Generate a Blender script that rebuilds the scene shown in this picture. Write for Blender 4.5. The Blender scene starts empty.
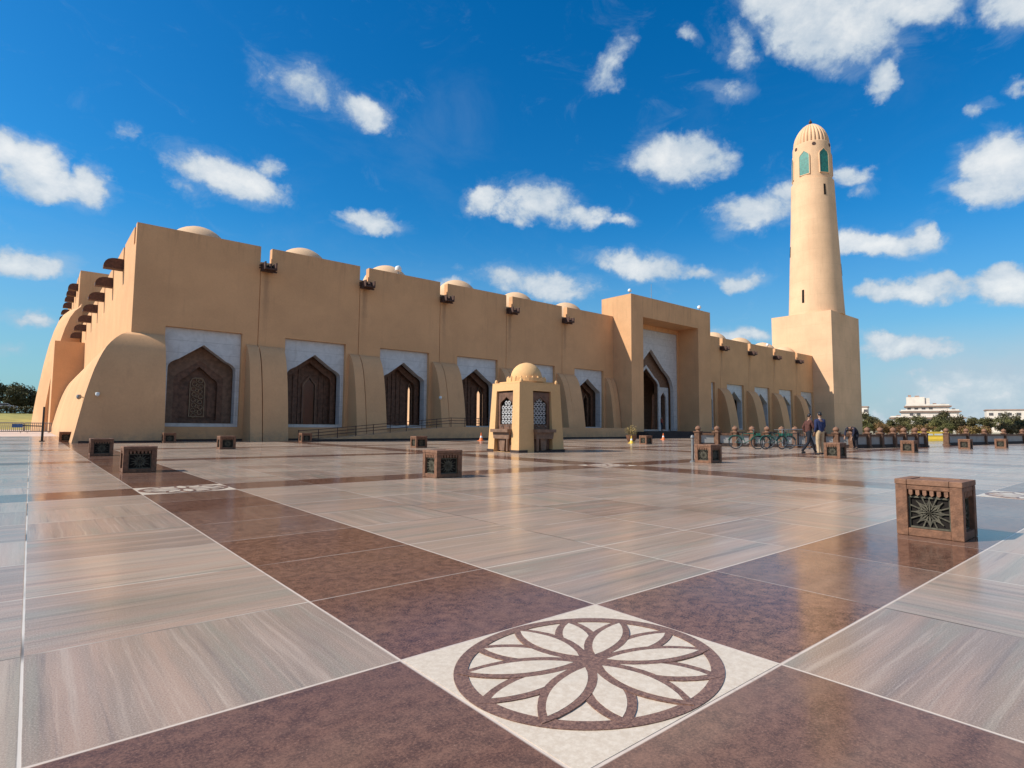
import bpy, bmesh, math, random
from math import sin, cos, pi, radians as RD, sqrt
from mathutils import Vector, Matrix
from mathutils.geometry import tessellate_polygon
random.seed(7)
S = bpy.context.scene
C = S.collection

# ------------------------------------------------------------------ camera
Rm = Matrix(((0.7659209, -0.0540058, -0.6406625), (-0.6428824, -0.0516173, -0.7642237), (0.0082032, 0.9972056, -0.0742542)))
cam = bpy.data.cameras.new('camera'); co = bpy.data.objects.new('camera', cam); C.objects.link(co)
co.matrix_world = Matrix.Translation((0, 0, 1.05)) @ Rm.to_4x4()
cam.sensor_width = 36; cam.lens = 572.975 / 1024 * 36; cam.clip_end = 6000; cam.clip_start = .05
S.camera = co

# ------------------------------------------------------------------ node helpers
class NT:
    def __init__(s, tree): s.t = tree; s.n = tree.nodes; s.l = tree.links
    def node(s, typ, **kw):
        n = s.n.new(typ)
        for k, v in kw.items(): setattr(n, k, v)
        return n
    def put(s, sock, v):
        if isinstance(v, bpy.types.NodeSocket): s.l.new(v, sock)
        else:
            if hasattr(sock, 'default_value') and sock.type == 'RGBA' and len(v) == 3: v = (*v, 1)
            sock.default_value = v
    def m(s, op, a, b=0.0, c=0.0, clamp=False):
        n = s.node('ShaderNodeMath', operation=op, use_clamp=clamp)
        s.put(n.inputs[0], a); s.put(n.inputs[1], b); s.put(n.inputs[2], c); return n.outputs[0]
    def mix(s, f, a, b, mode='MIX'):
        n = s.node('ShaderNodeMix', data_type='RGBA', blend_type=mode); n.clamp_factor = True
        s.put(n.inputs[0], f); s.put(n.inputs[6], a); s.put(n.inputs[7], b); return n.outputs[2]
    def ramp(s, x, a, b, lo=0.0, hi=1.0, smooth=True):
        n = s.node('ShaderNodeMapRange', interpolation_type='SMOOTHSTEP' if smooth else 'LINEAR')
        s.put(n.inputs[0], x); s.put(n.inputs[1], a); s.put(n.inputs[2], b); s.put(n.inputs[3], lo); s.put(n.inputs[4], hi); return n.outputs[0]
    def noise(s, vec, scale, detail=3, rough=.5, dist=0., dim='3D'):
        n = s.node('ShaderNodeTexNoise', noise_dimensions=dim)
        s.put(n.inputs['Vector'], vec); n.inputs['Scale'].default_value = scale; n.inputs['Detail'].default_value = detail
        n.inputs['Roughness'].default_value = rough; n.inputs['Distortion'].default_value = dist; return n.outputs['Fac']
    def vmul(s, v, k):
        n = s.node('ShaderNodeVectorMath', operation='MULTIPLY'); s.put(n.inputs[0], v); s.put(n.inputs[1], k); return n.outputs[0]
    def vadd(s, v, k):
        n = s.node('ShaderNodeVectorMath', operation='ADD'); s.put(n.inputs[0], v); s.put(n.inputs[1], k); return n.outputs[0]
    def xyz(s, x, y, z=0.0):
        n = s.node('ShaderNodeCombineXYZ'); s.put(n.inputs[0], x); s.put(n.inputs[1], y); s.put(n.inputs[2], z); return n.outputs[0]
    def sep(s, v):
        n = s.node('ShaderNodeSeparateXYZ'); s.put(n.inputs[0], v); return n.outputs

def newmat(name):
    m = bpy.data.materials.new(name); m.use_nodes = True; m.node_tree.nodes.clear()
    t = NT(m.node_tree); out = t.node('ShaderNodeOutputMaterial'); b = t.node('ShaderNodeBsdfPrincipled')
    t.l.new(b.outputs[0], out.inputs[0]); return m, t, b

def wpos(t):
    return t.node('ShaderNodeNewGeometry').outputs['Position']

def mat(name, col, rough=.8, var=.12, scale=3., metal=0., bump=.0, bscale=20., col2=None, spec=.4):
    m, t, b = newmat(name)
    p = wpos(t)
    n = t.noise(p, scale, 5, .6)
    f = t.ramp(n, .3, .7)
    a = tuple(c * (1 - var) for c in col); c2 = col2 or tuple(min(1, c * (1 + var)) for c in col)
    t.put(b.inputs['Base Color'], t.mix(f, a, c2))
    b.inputs['Roughness'].default_value = rough; b.inputs['Metallic'].default_value = metal
    b.inputs['Specular IOR Level'].default_value = spec
    if bump:
        bn = t.node('ShaderNodeBump'); bn.inputs['Strength'].default_value = bump; bn.inputs['Distance'].default_value = .02
        t.put(bn.inputs['Height'], t.noise(p, bscale, 5, .6)); t.put(b.inputs['Normal'], bn.outputs[0])
    return m

# ------------------------------------------------------------------ materials
def stucco(name, col, streaks=True, stains=False, rings=False):
    m, t, b = newmat(name)
    p = wpos(t)
    big = t.noise(p, .25, 5, .6); fine = t.noise(p, 9, 6, .65)
    c = t.mix(t.ramp(big, .3, .7), tuple(k * .9 for k in col), tuple(k * 1.06 for k in col))
    c = t.mix(t.ramp(fine, .25, .75, 0, .5), c, t.mix(1.0, c, (.86, .84, .8), 'MULTIPLY'))
    if streaks:
        st = t.noise(t.vmul(p, (1.6, 1.6, .12)), 1.6, 6, .7)
        c = t.mix(t.ramp(st, .52, .78, 0, .45), c, tuple(k * .72 for k in col))
        pz = t.sep(p)[2]
        low = t.m('MULTIPLY', t.ramp(pz, .9, .05), t.ramp(t.noise(p, 2.5, 5, .7), .35, .65))
        c = t.mix(t.m('MULTIPLY', low, .5), c, (.27, .19, .13))
    if stains:      # dark run-off marks below the roof spouts
        X_, Y_, Z_ = t.sep(p); tot = None
        wob = t.m('MULTIPLY', t.m('SUBTRACT', t.noise(t.vmul(p, (2, 1, 1.2)), 1.5, 4), .5), .35)
        for (o_, pit, lo, hi) in ((11.75, 7.15, 8, 44), (69.75, 7.43, 64, 96)):
            q = t.m('ABSOLUTE', t.m('WRAP', t.m('ADD', t.m('SUBTRACT', X_, o_), wob), pit / 2, -pit / 2))
            rng = t.m('MULTIPLY', t.m('GREATER_THAN', X_, float(lo)), t.m('LESS_THAN', X_, float(hi)))
            f_ = t.m('MULTIPLY', t.ramp(q, t.m('ADD', .12, t.m('MULTIPLY', t.noise(t.vmul(p, (5, 5, .25)), 1.3, 5, .7), .38)), .02), rng)
            tot = f_ if tot is None else t.m('MAXIMUM', tot, f_)
        fade = t.m('MULTIPLY', t.ramp(Z_, 6.8, 11.2), t.m('LESS_THAN', Z_, 11.6))
        c = t.mix(t.m('MULTIPLY', t.m('MULTIPLY', tot, fade), .42), c, (.2, .115, .075))
        # dust splashed on the lowest course and rain marks under the parapet
        pt = t.m('MULTIPLY', t.ramp(Z_, 11.6, 13.0), t.ramp(t.noise(t.vmul(p, (2.2, 2.2, .2)), 1.7, 6, .72), .48, .66))
        c = t.mix(t.m('MULTIPLY', pt, .4), c, tuple(k * .6 for k in col))
        pa = t.noise(t.vmul(p, (1, 1, 1.6)), .55, 2, .4)
        c = t.mix(t.ramp(pa, .60, .615, 0, .10), c, tuple(min(1, k * 1.2) for k in col))
    if rings:
        Z_ = t.sep(p)[2]; fr = t.m('FRACT', t.m('DIVIDE', Z_, 2.6)); ln = t.m('MAXIMUM', t.ramp(fr, .012, .004), t.ramp(fr, .988, .996))
        c = t.mix(t.m('MULTIPLY', ln, .28), c, tuple(k * .5 for k in col))
        st2 = t.noise(t.vmul(p, (1.2, 1.2, .07)), 1.5, 6, .75)
        c = t.mix(t.ramp(st2, .5, .75, 0, .35), c, tuple(k * .7 for k in col))
    t.put(b.inputs['Base Color'], c); b.inputs['Roughness'].default_value = .9; b.inputs['Specular IOR Level'].default_value = .2
    bn = t.node('ShaderNodeBump'); bn.inputs['Strength'].default_value = .25; bn.inputs['Distance'].default_value = .03
    t.put(bn.inputs['Height'], t.m('ADD', t.noise(p, 6, 6, .7), t.m('MULTIPLY', t.noise(p, .8, 3), 1.5))); t.put(b.inputs['Normal'], bn.outputs[0])
    return m
WALL = (.68, .375, .19)
M_wall = stucco('stucco_sand', WALL, stains=True)
M_tower = stucco('stucco_minaret', (.76, .475, .285), rings=True)
M_dome = stucco('stucco_dome', (.70, .45, .27), False)
M_kiosk = stucco('stucco_kiosk', (.70, .41, .19), False)
def marble():
    m, t, b = newmat('pale_marble'); p = wpos(t); X_, Y_, Z_ = t.sep(p)
    c = t.mix(t.ramp(t.noise(p, 1.6, 6, .65, 1.2), .3, .7), (.50, .485, .475), (.62, .60, .59))
    jz = t.m('FRACT', t.m('DIVIDE', t.m('SUBTRACT', Z_, .88), .765)); jl = t.m('MAXIMUM', t.ramp(jz, .03, .008), t.ramp(jz, .97, .992))
    c = t.mix(t.m('MULTIPLY', jl, .45), c, (.25, .23, .22))
    c = t.mix(t.ramp(t.noise(t.vmul(p, (3, 3, .3)), 1.4, 6, .7), .55, .75, 0, .35), c, (.36, .31, .27))
    t.put(b.inputs['Base Color'], c); b.inputs['Roughness'].default_value = .5; return m
M_marble = marble()
M_slab = mat('grey_marble_slab', (.30, .28, .26), .6, .15, 2)
M_postst = mat('brown_post_stone', (.135, .065, .036), .8, .3, 9, bump=.3, bscale=40)
M_base = mat('dark_plinth_stone', (.05, .03, .024), .8, .3, 5)
M_wood = mat('dark_carved_wood', (.145, .07, .042), .6, .35, 4, bump=.3, bscale=14)
M_wood2 = mat('brown_wood', (.19, .105, .065), .6, .25, 4)
M_lattice = mat('gilt_lattice', (.30, .2, .12), .5, .2, 5)
M_spout = mat('spout_wood', (.075, .036, .026), .75, .3, 6, bump=.3)
M_sandst = mat('red_sandstone', (.185, .085, .046), .75, .3, 14, bump=.35, bscale=60)
M_sandst2 = mat('red_sandstone_light', (.215, .105, .06), .75, .25, 9, bump=.3, bscale=40)
M_screen = mat('bench_grille', (.085, .072, .048), .7, .35, 20)
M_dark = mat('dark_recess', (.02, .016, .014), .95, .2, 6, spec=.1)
M_white = mat('white_paint', (.72, .72, .70), .5, .06, 6)
M_steel = mat('galvanised_steel', (.26, .25, .24), .5, .15, 9, metal=.5)
M_black = mat('black_metal', (.02, .02, .022), .5, .2, 9)
M_green = mat('green_glass_panel', (.02, .17, .13), .35, .3, 3)
M_bgreen = mat('green_bicycle_paint', (.018, .10, .07), .35, .1, 9)
M_orange = mat('orange_plastic', (.75, .16, .03), .5, .08, 9)
M_yellow = mat('yellow_plastic', (.72, .46, .05), .5, .08, 9)
M_hotel = mat('hotel_render', (.70, .60, .51), .8, .08, .4)
M_hwin = mat('hotel_window_glass', (.10, .09, .09), .25, .3, .8)
M_roofm = mat('hotel_terrace_roof', (.34, .22, .17), .8, .12, .5)
M_bark = mat('bark', (.12, .085, .06), .9, .25, 5)
M_lattw = mat('white_lattice', (.50, .48, .47), .6, .08, 20)
M_blue = mat('blue_tarp', (.05, .12, .3), .6, .2, 8)
M_roof = mat('roof_screed', (.5, .43, .34), .9, .1, .8)
M_skin = mat('skin', (.30, .16, .10), .55, .08, 20)
M_hair = mat('hair', (.012, .010, .010), .5, .2, 60)
M_maroon = mat('maroon_cloth', (.085, .03, .022), .9, .25, 14)
M_navy = mat('navy_cloth', (.02, .028, .085), .9, .2, 14)
M_navyd = mat('charcoal_blue_cloth', (.018, .018, .035), .9, .2, 14)
M_beige = mat('beige_cloth', (.46, .32, .19), .9, .12, 14)
M_black_cloth = mat('black_cloth', (.012, .012, .018), .9, .2, 14)
M_whitec = mat('white_cloth', (.6, .58, .55), .9, .1, 14)
M_redc = mat('red_cloth', (.28, .06, .04), .9, .2, 14)

def leafmat(name, a, b2):
    m, t, b = newmat(name)
    oi = t.node('ShaderNodeObjectInfo').outputs['Random']
    p = wpos(t)
    n = t.ramp(t.noise(p, .55, 4, .6), .3, .7)
    c = t.mix(n, a, b2)
    hs = t.node('ShaderNodeHueSaturation'); t.put(hs.inputs['Value'], t.ramp(oi, 0, 1, .75, 1.3, False)); t.put(hs.inputs['Hue'], t.ramp(oi, 0, 1, .475, .515, False)); t.put(hs.inputs['Color'], c)
    t.put(b.inputs['Base Color'], hs.outputs[0]); b.inputs['Roughness'].default_value = .7; b.inputs['Specular IOR Level'].default_value = .2
    return m
M_leafA = leafmat('foliage_olive', (.06, .058, .022), (.16, .135, .05))
M_leafB = leafmat('foliage_dry', (.12, .075, .03), (.25, .15, .06))
M_leafC = leafmat('foliage_dark', (.05, .05, .022), (.12, .105, .042))

# ---- paving shader
def paving():
    m, t, b = newmat('polished_paving')
    p = wpos(t); x, y, z = t.sep(p)
    gx = t.m('DIVIDE', t.m('SUBTRACT', x, .03), 1.3); gy = t.m('DIVIDE', t.m('SUBTRACT', y, 1.25), 1.1)
    ix = t.m('FLOOR', gx); iy = t.m('FLOOR', gy)
    fx = t.m('MULTIPLY', t.m('FRACT', gx), 1.3); fy = t.m('MULTIPLY', t.m('FRACT', gy), 1.1)
    dx = t.m('MINIMUM', fx, t.m('SUBTRACT', 1.3, fx)); dy = t.m('MINIMUM', fy, t.m('SUBTRACT', 1.1, fy))
    mx = t.m('FLOORED_MODULO', ix, 8.0); my = t.m('FLOORED_MODULO', iy, 8.0)
    colb = t.m('COMPARE', mx, 1.0, .1); rowb = t.m('COMPARE', my, 0.0, .1)
    brown = t.m('MAXIMUM', colb, rowb)
    # border distance of the brown strips
    sx = t.m('FLOORED_MODULO', t.m('SUBTRACT', x, 1.33), 10.4); sy = t.m('FLOORED_MODULO', t.m('SUBTRACT', y, 1.25), 8.8)
    bx = t.m('MINIMUM', t.m('MINIMUM', sx, t.m('SUBTRACT', 10.4, sx)), t.m('ABSOLUTE', t.m('SUBTRACT', sx, 1.3)))
    by = t.m('MINIMUM', t.m('MINIMUM', sy, t.m('SUBTRACT', 8.8, sy)), t.m('ABSOLUTE', t.m('SUBTRACT', sy, 1.1)))
    bd = t.m('MINIMUM', bx, by)
    wn = t.node('ShaderNodeTexWhiteNoise', noise_dimensions='2D'); t.put(wn.inputs['Vector'], t.xyz(ix, iy)); r1, r2, r3 = t.sep(wn.outputs['Color'])
    # streak coordinates, rotated per tile
    horiz = t.m('GREATER_THAN', r1, .33)
    px_ = t.m('ADD', x, t.m('MULTIPLY', r2, 37.0)); py_ = t.m('ADD', y, t.m('MULTIPLY', r3, 53.0))
    warp = t.m('MULTIPLY', t.m('SUBTRACT', t.noise(t.xyz(px_, py_), 1.1, 2), .5), .05)
    a = t.m('ADD', t.m('ADD', t.m('MULTIPLY', py_, horiz), t.m('MULTIPLY', px_, t.m('SUBTRACT', 1.0, horiz))), warp)
    c_ = t.m('ADD', t.m('MULTIPLY', px_, horiz), t.m('MULTIPLY', py_, t.m('SUBTRACT', 1.0, horiz)))
    sv = t.xyz(t.m('MULTIPLY', c_, .32), t.m('MULTIPLY', a, 11.0), r2)
    s1 = t.noise(sv, 1.3, 7, .62, .3); s2 = t.noise(t.xyz(t.m('MULTIPLY', c_, .35), t.m('MULTIPLY', a, 5.2), t.m('ADD', r3, 5.0)), 1.1, 5, .55, .2)
    fine = t.noise(p, 150, 3, .75)
    base = t.mix(r2, (.245, .158, .115), (.45, .325, .24))
    base = t.mix(t.m('MULTIPLY', r3, .45), base, (.34, .265, .2))
    c = t.mix(t.ramp(s2, .46, .64, 0, .5), base, (.46, .285, .2))
    c = t.mix(t.ramp(s2, .47, .33, 0, .5), c, (.235, .225, .17))
    c = t.mix(t.ramp(s1, .52, .72, 0, .5), c, (.52, .40, .31))
    c = t.mix(t.ramp(s1, .46, .3, 0, .6), c, (.17, .125, .105))
    s3 = t.noise(t.xyz(t.m('MULTIPLY', c_, .9), t.m('MULTIPLY', a, 34.0), r1), 1.0, 7, .72, .2)
    c = t.mix(t.ramp(s3, .52, .75, 0, .4), c, (.62, .47, .36)); c = t.mix(t.ramp(s3, .47, .28, 0, .38), c, (.18, .13, .10))
    c = t.mix(t.ramp(fine, .5, .62, 0, .3), c, (.58, .46, .38)); c = t.mix(t.ramp(fine, .48, .38, 0, .35), c, (.16, .12, .10))
    # brown granite
    g1 = t.noise(p, 95, 5, .82); g2 = t.noise(p, 2.2, 5, .65); 
    g3 = t.noise(p, 14, 5, .75)
    bc = t.mix(t.ramp(t.m('ADD', t.m('MULTIPLY', g1, .6), t.m('MULTIPLY', g3, .4)), .4, .6), (.04, .016, .010), (.29, .135, .082))
    bc = t.mix(t.ramp(g2, .45, .72, 0, .42), bc, (.27, .135, .085))
    bc = t.mix(t.m('MULTIPLY', r1, .5), bc, (.10, .048, .036))
    bc = t.mix(t.ramp(r2, .3, 1.0, 0, .28), bc, t.mix(t.ramp(s2, .35, .65), (.2, .125, .095), (.34, .225, .165)))
    bc = t.mix(t.ramp(g1, .6, .7, 0, .6), bc, (.46, .31, .23))
    c = t.mix(brown, c, bc)
    # joints
    jd = t.m('MINIMUM', dx, dy)
    jn = t.m('MULTIPLY', t.noise(p, 4, 4, .6), .007)
    far = t.m('MULTIPLY', t.m('ABSOLUTE', y), .0012)
    joint = t.ramp(jd, t.m('ADD', .004, jn), t.m('ADD', .0015, t.m('MULTIPLY', jn, .4)))
    jc = t.mix(t.ramp(t.noise(p, .6, 3), .4, .5), (.07, .05, .04), (.64, .54, .45))
    jw = t.m('SUBTRACT', 1.0, t.m('MULTIPLY', brown, .45))
    c = t.mix(t.m('MULTIPLY', joint, jw), c, jc)
    bj = t.ramp(bd, t.m('ADD', .0075, jn), .003)
    c = t.mix(t.m('MULTIPLY', bj, t.ramp(t.noise(p, 9, 4, .7), .2, .5, .4, 1)), c, (.62, .49, .40))
    # grime & footprints
    gr = t.noise(p, .35, 6, .65)
    c = t.mix(t.ramp(gr, .48, .7, 0, .5), c, t.mix(1.0, c, (.7, .66, .63), 'MULTIPLY'))
    t.put(b.inputs['Base Color'], c)
    rn = t.noise(p, .8, 5, .6)
    ro = t.m('ADD', t.ramp(rn, .3, .7, .09, .17), t.m('MULTIPLY', t.m('SUBTRACT', 1.0, brown), .05))
    ro = t.m('ADD', ro, t.m('MULTIPLY', t.ramp(fine, .4, .7), .04))
    t.put(b.inputs['Roughness'], ro); b.inputs['IOR'].default_value = 1.22
    bn = t.node('ShaderNodeBump'); bn.inputs['Strength'].default_value = .5; bn.inputs['Distance'].default_value = .004
    t.put(bn.inputs['Height'], t.m('SUBTRACT', t.m('ADD', t.m('MULTIPLY', t.noise(p, 1.8, 4, .5), .5), t.m('MULTIPLY', r3, .12)), t.m('MULTIPLY', joint, .5))); t.put(b.inputs['Normal'], bn.outputs[0])
    return m
M_pave = paving()

def inlay(name, a, b2, sc=60):
    m, t, b = newmat(name); p = wpos(t)
    c = t.mix(t.ramp(t.noise(p, sc, 5, .8), .35, .68), a, b2)
    c = t.mix(t.ramp(t.noise(p, 3, 5, .65), .5, .75, 0, .45), c, tuple(k * .72 for k in b2))
    t.put(b.inputs['Base Color'], c); b.inputs['Roughness'].default_value = .28; b.inputs['IOR'].default_value = 1.25; return m
M_inl_w = inlay('inlay_cream_marble', (.56, .44, .33), (.68, .56, .44), 30)
M_inl_b = inlay('inlay_brown_granite', (.10, .052, .04), (.30, .16, .11), 75)

def ground_mat():
    m, t, b = newmat('dry_ground'); p = wpos(t)
    c = t.mix(t.ramp(t.noise(p, .05, 6, .6), .35, .65), (.36, .28, .19), (.27, .24, .10))
    c = t.mix(t.ramp(t.noise(p, 1.2, 5, .6), .4, .7, 0, .5), c, (.42, .33, .24))
    t.put(b.inputs['Base Color'], c); b.inputs['Roughness'].default_value = .95; return m
M_ground = ground_mat()
M_grass = mat('dry_grass', (.30, .25, .06), .95, .25, .3)
M_asph = mat('asphalt', (.06, .055, .055), .9, .2, 1)
M_walk = mat('pink_path', (.52, .40, .33), .8, .1, 1)

# ------------------------------------------------------------------ mesh builder
class MB:
    def __init__(s): s.v = []; s.f = []; s.m = []; s.mi = 0
    def add(s, vs, fs):
        o = len(s.v); s.v += [tuple(v) for v in vs]; s.f += [tuple(i + o for i in f) for f in fs]; s.m += [s.mi] * len(fs); return s
    def box(s, x0, x1, y0, y1, z0, z1):
        return s.add([(x0, y0, z0), (x1, y0, z0), (x1, y1, z0), (x0, y1, z0), (x0, y0, z1), (x1, y0, z1), (x1, y1, z1), (x0, y1, z1)],
                     [(0, 3, 2, 1), (4, 5, 6, 7), (0, 1, 5, 4), (1, 2, 6, 5), (2, 3, 7, 6), (3, 0, 4, 7)])
    def prism(s, outer, holes, fn, a, b):
        """outer/holes: 2D loops (u,v); fn(u,v,w) -> xyz; extruded w=a..b"""
        loops = [outer] + list(holes)
        flat = [q for l in loops for q in l]
        tri = tessellate_polygon([[Vector((q[0], q[1], 0)) for q in l] for l in loops])
        n = len(flat)
        vs = [fn(u, v, a) for u, v in flat] + [fn(u, v, b) for u, v in flat]
        fs = [tuple(t_) for t_ in tri] + [tuple(i + n for i in reversed(t_)) for t_ in tri]
        o = 0
        for l in loops:
            k = len(l)
            for i in range(k):
                j = (i + 1) % k; fs.append((o + i, o + j, o + j + n, o + i + n))
            o += k
        return s.add(vs, fs)
    def tube(s, p0, p1, r0, r1=None, n=8, cap=True):
        r1 = r0 if r1 is None else r1
        p0 = Vector(p0); p1 = Vector(p1); d = (p1 - p0).normalized()
        a = d.orthogonal().normalized(); b = d.cross(a)
        vs = []
        for p, r in ((p0, r0), (p1, r1)):
            for i in range(n):
                th = 2 * pi * i / n; vs.append(p + a * (r * cos(th)) + b * (r * sin(th)))
        fs = [(i, (i + 1) % n, n + (i + 1) % n, n + i) for i in range(n)]
        if cap: fs += [tuple(reversed(range(n))), tuple(range(n, 2 * n))]
        return s.add(vs, fs)
    def lathe(s, prof, c, n=24, flute=0, fd=0.):
        vs = []; fs = []
        for k, (r, z) in enumerate(prof):
            for i in range(n):
                th = 2 * pi * i / n; rr = r
                if flute and fd: rr = r * (1 - fd * abs(sin(flute * th / 2)) ** 4 * 1.0) if False else r * (1 - fd * (0.5 + 0.5 * cos(flute * th)) ** 3)
                vs.append((c[0] + rr * cos(th), c[1] + rr * sin(th), c[2] + z))
        for k in range(len(prof) - 1):
            for i in range(n):
                j = (i + 1) % n; fs.append((k * n + i, k * n + j, (k + 1) * n + j, (k + 1) * n + i))
        fs.append(tuple(reversed(range(n)))); fs.append(tuple((len(prof) - 1) * n + i for i in range(n)))
        return s.add(vs, fs)
    def torus(s, c, ax, R, r, n=20, k=6):
        ax = Vector(ax).normalized(); a = ax.orthogonal().normalized(); b = ax.cross(a); c = Vector(c); vs = []; fs = []
        for i in range(n):
            th = 2 * pi * i / n; d = a * cos(th) + b * sin(th)
            for j in range(k):
                ph = 2 * pi * j / k; vs.append(c + d * (R + r * cos(ph)) + ax * (r * sin(ph)))
        for i in range(n):
            for j in range(k):
                fs.append((i * k + j, ((i + 1) % n) * k + j, ((i + 1) % n) * k + (j + 1) % k, i * k + (j + 1) % k))
        return s.add(vs, fs)
    def build(s, name, mats, parent=None, smooth=False, bevel=0, angle=35):
        if not isinstance(mats, (list, tuple)): mats = [mats]
        off = Vector((0, 0, 0))
        if parent:
            off = Vector(parent.location)
            if parent.parent: off += Vector(parent.parent.location)
        me = bpy.data.meshes.new(name); me.from_pydata([tuple(Vector(v) - off) for v in s.v], [], s.f)
        for m in mats: me.materials.append(m)
        me.polygons.foreach_set('material_index', s.m)
        bm = bmesh.new(); bm.from_mesh(me); bmesh.ops.recalc_face_normals(bm, faces=bm.faces); bm.to_mesh(me); bm.free()
        if smooth:
            me.polygons.foreach_set('use_smooth', [True] * len(me.polygons))
            me.set_sharp_from_angle(angle=RD(angle))
        o = bpy.data.objects.new(name, me); C.objects.link(o)
        if parent: o.parent = parent
        if bevel:
            bv = o.modifiers.new('bevel', 'BEVEL'); bv.width = bevel; bv.segments = 2; bv.limit_method = 'ANGLE'
        return o
def tag(o, label=None, cat=None, group=None, kind=None):
    if label: o['label'] = label
    if cat: o['category'] = cat
    if group: o['group'] = group
    if kind: o['kind'] = kind
    return o
def thing(name, loc, label, cat, group=None):
    o = bpy.data.objects.new(name, None); C.objects.link(o); o.location = loc; o.empty_display_size = .3
    return tag(o, label, cat, group)
def dup(o, loc=None, rz=None, label=None, parent=None, sc=None):
    c = o.copy(); C.objects.link(c)
    if parent: c.parent = parent
    if loc is not None: c.location = loc
    if rz is not None: c.rotation_euler = (0, 0, rz)
    if sc is not None: c.scale = sc
    if label: c['label'] = label
    for ch in [k for k in list(C.objects) if k.parent == o and k != c]:
        dup(ch, parent=c)
    return c
XZ = lambda u, v, w: (u, w, v)      # extrude along Y
YZ = lambda u, v, w: (w, u, v)      # extrude along X
XY = lambda u, v, w: (u, v, w)
ORD = ['first', 'second', 'third', 'fourth', 'fifth', 'sixth', 'seventh', 'eighth', 'ninth', 'tenth', 'eleventh', 'twelfth']

# ------------------------------------------------------------------ ground
g = MB().add([(-3000, -3000, -.012), (3000, -3000, -.012), (3000, 3000, -.012), (-3000, 3000, -.012)], [(0, 1, 2, 3)])
tag(g.build('ground', M_ground), kind='structure')
g = MB().add([(-40, -25, 0), (64, -25, 0), (64, 58, 0), (-40, 58, 0)], [(0, 1, 2, 3)])
tag(g.build('plaza_paving', M_pave), kind='structure')
g = MB().add([(-60, 58.02, -.006), (3.6, 58.02, -.006), (3.6, 110, -.006), (-60, 110, -.006)], [(0, 1, 2, 3)])
tag(g.build('path', M_walk), kind='structure')
g = MB().add([(-160, 112, -.004), (40, 112, -.004), (60, 165, 3.1), (-200, 165, 3.1), (-200, 230, 3.4), (80, 230, 3.4)], [(0, 1, 2, 3), (3, 2, 5, 4)])
tag(g.build('grass_bank', M_grass), kind='structure')
g = MB().add([(-190, 168, 3.25), (62, 168, 3.25), (64, 178, 3.3), (-195, 178, 3.3)], [(0, 1, 2, 3)])
tag(g.build('road', M_asph), kind='structure')

# medallions set into the paving
def petal(r0, r1, w, ang, n=10):
    L = []
    for i in range(n + 1):
        s_ = i / n; L.append((r0 + (r1 - r0) * s_, w * sin(pi * s_) ** .8 if 0 < s_ < 1 else 0))
    for i in range(n - 1, 0, -1):
        s_ = i / n; L.append((r0 + (r1 - r0) * s_, -w * sin(pi * s_) ** .8))
    c, d = cos(ang), sin(ang)
    return [(u * c - v * d, u * d + v * c) for u, v in L]
def medallion(cx, cy, label):
    T = thing('floor_medallion', (cx, cy, 0), label, 'floor inlay', 'rosette medallions in the paving')
    hx, hy = .643, .543
    MB().box(cx - hx, cx + hx, cy - hy, cy + hy, -.01, .0016).build('medallion_tile', M_inl_w, T)
    sx, sy = .64, .54
    f = lambda u, v, w: (cx + u * sx, cy + v * sy, w)
    circ = lambda r, n=96: [(r * cos(2 * pi * i / n), r * sin(2 * pi * i / n)) for i in range(n)]
    MB().prism(circ(1.0), [circ(.9)], f, .0006, .0052).build('ring', M_inl_b, T)
    b = MB(); c = MB()
    for k in range(6):      # outer petals, half hidden by the inner ones
        a = pi * k / 3
        b.prism(petal(.1, .985, .172, a), [], f, .0006, .0054 + .00012 * k); c.prism(petal(.2, .88, .106, a), [], f, .0006, .0064 + .00012 * k)
    b.build('outer_petal_outline', M_inl_b, T); c.build('outer_petal', M_inl_w, T)
    b = MB(); c = MB()
    for k in range(6):
        a = pi * k / 3 + pi / 6
        b.prism(petal(.0, .975, .17, a), [], f, .0006, .0074 + .00012 * k); c.prism(petal(.13, .885, .106, a), [], f, .0006, .0084 + .00012 * k)
    b.build('inner_petal_outline', M_inl_b, T); c.build('inner_petal', M_inl_w, T)
medallion(1.98, 1.8, 'large cream and brown rosette medallion inlaid in the nearest paving crossing')
medallion(1.98, 10.6, 'distant rosette medallion in the paving before the dark benches on the left')
medallion(12.38, 10.6, 'distant rosette medallion in the paving right of the kiosk')
medallion(12.38, 1.8, 'rosette medallion in the paving at the right edge behind the nearest bench')

# ------------------------------------------------------------------ mosque
MQ = thing('mosque', (4.27, 40, 0), 'long sand coloured stucco mosque with arched marble windows, portal and roof domes', 'mosque')
H = 13.05
def d_prof(z):            # outward flare of the battered bases
    P = [(0, 2.55), (.28, 2.5), (1.48, 2.29), (2.92, 2.02), (4.0, 1.74), (4.6, 1.54), (5.05, 1.36), (5.36, 1.21), (5.65, 1.02), (5.95, .77), (6.2, .5), (6.36, .24), (6.42, 0)]
    for (a, b), (c, d) in zip(P, P[1:]):
        if z <= c: return b + (d - b) * (z - a) / (c - a)
    return 0
ZS = [0, .28, 1.0, 1.8, 2.6, 3.4, 4.0, 4.6, 5.05, 5.36, 5.65, 5.95, 6.2, 6.36, 6.42]

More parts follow.
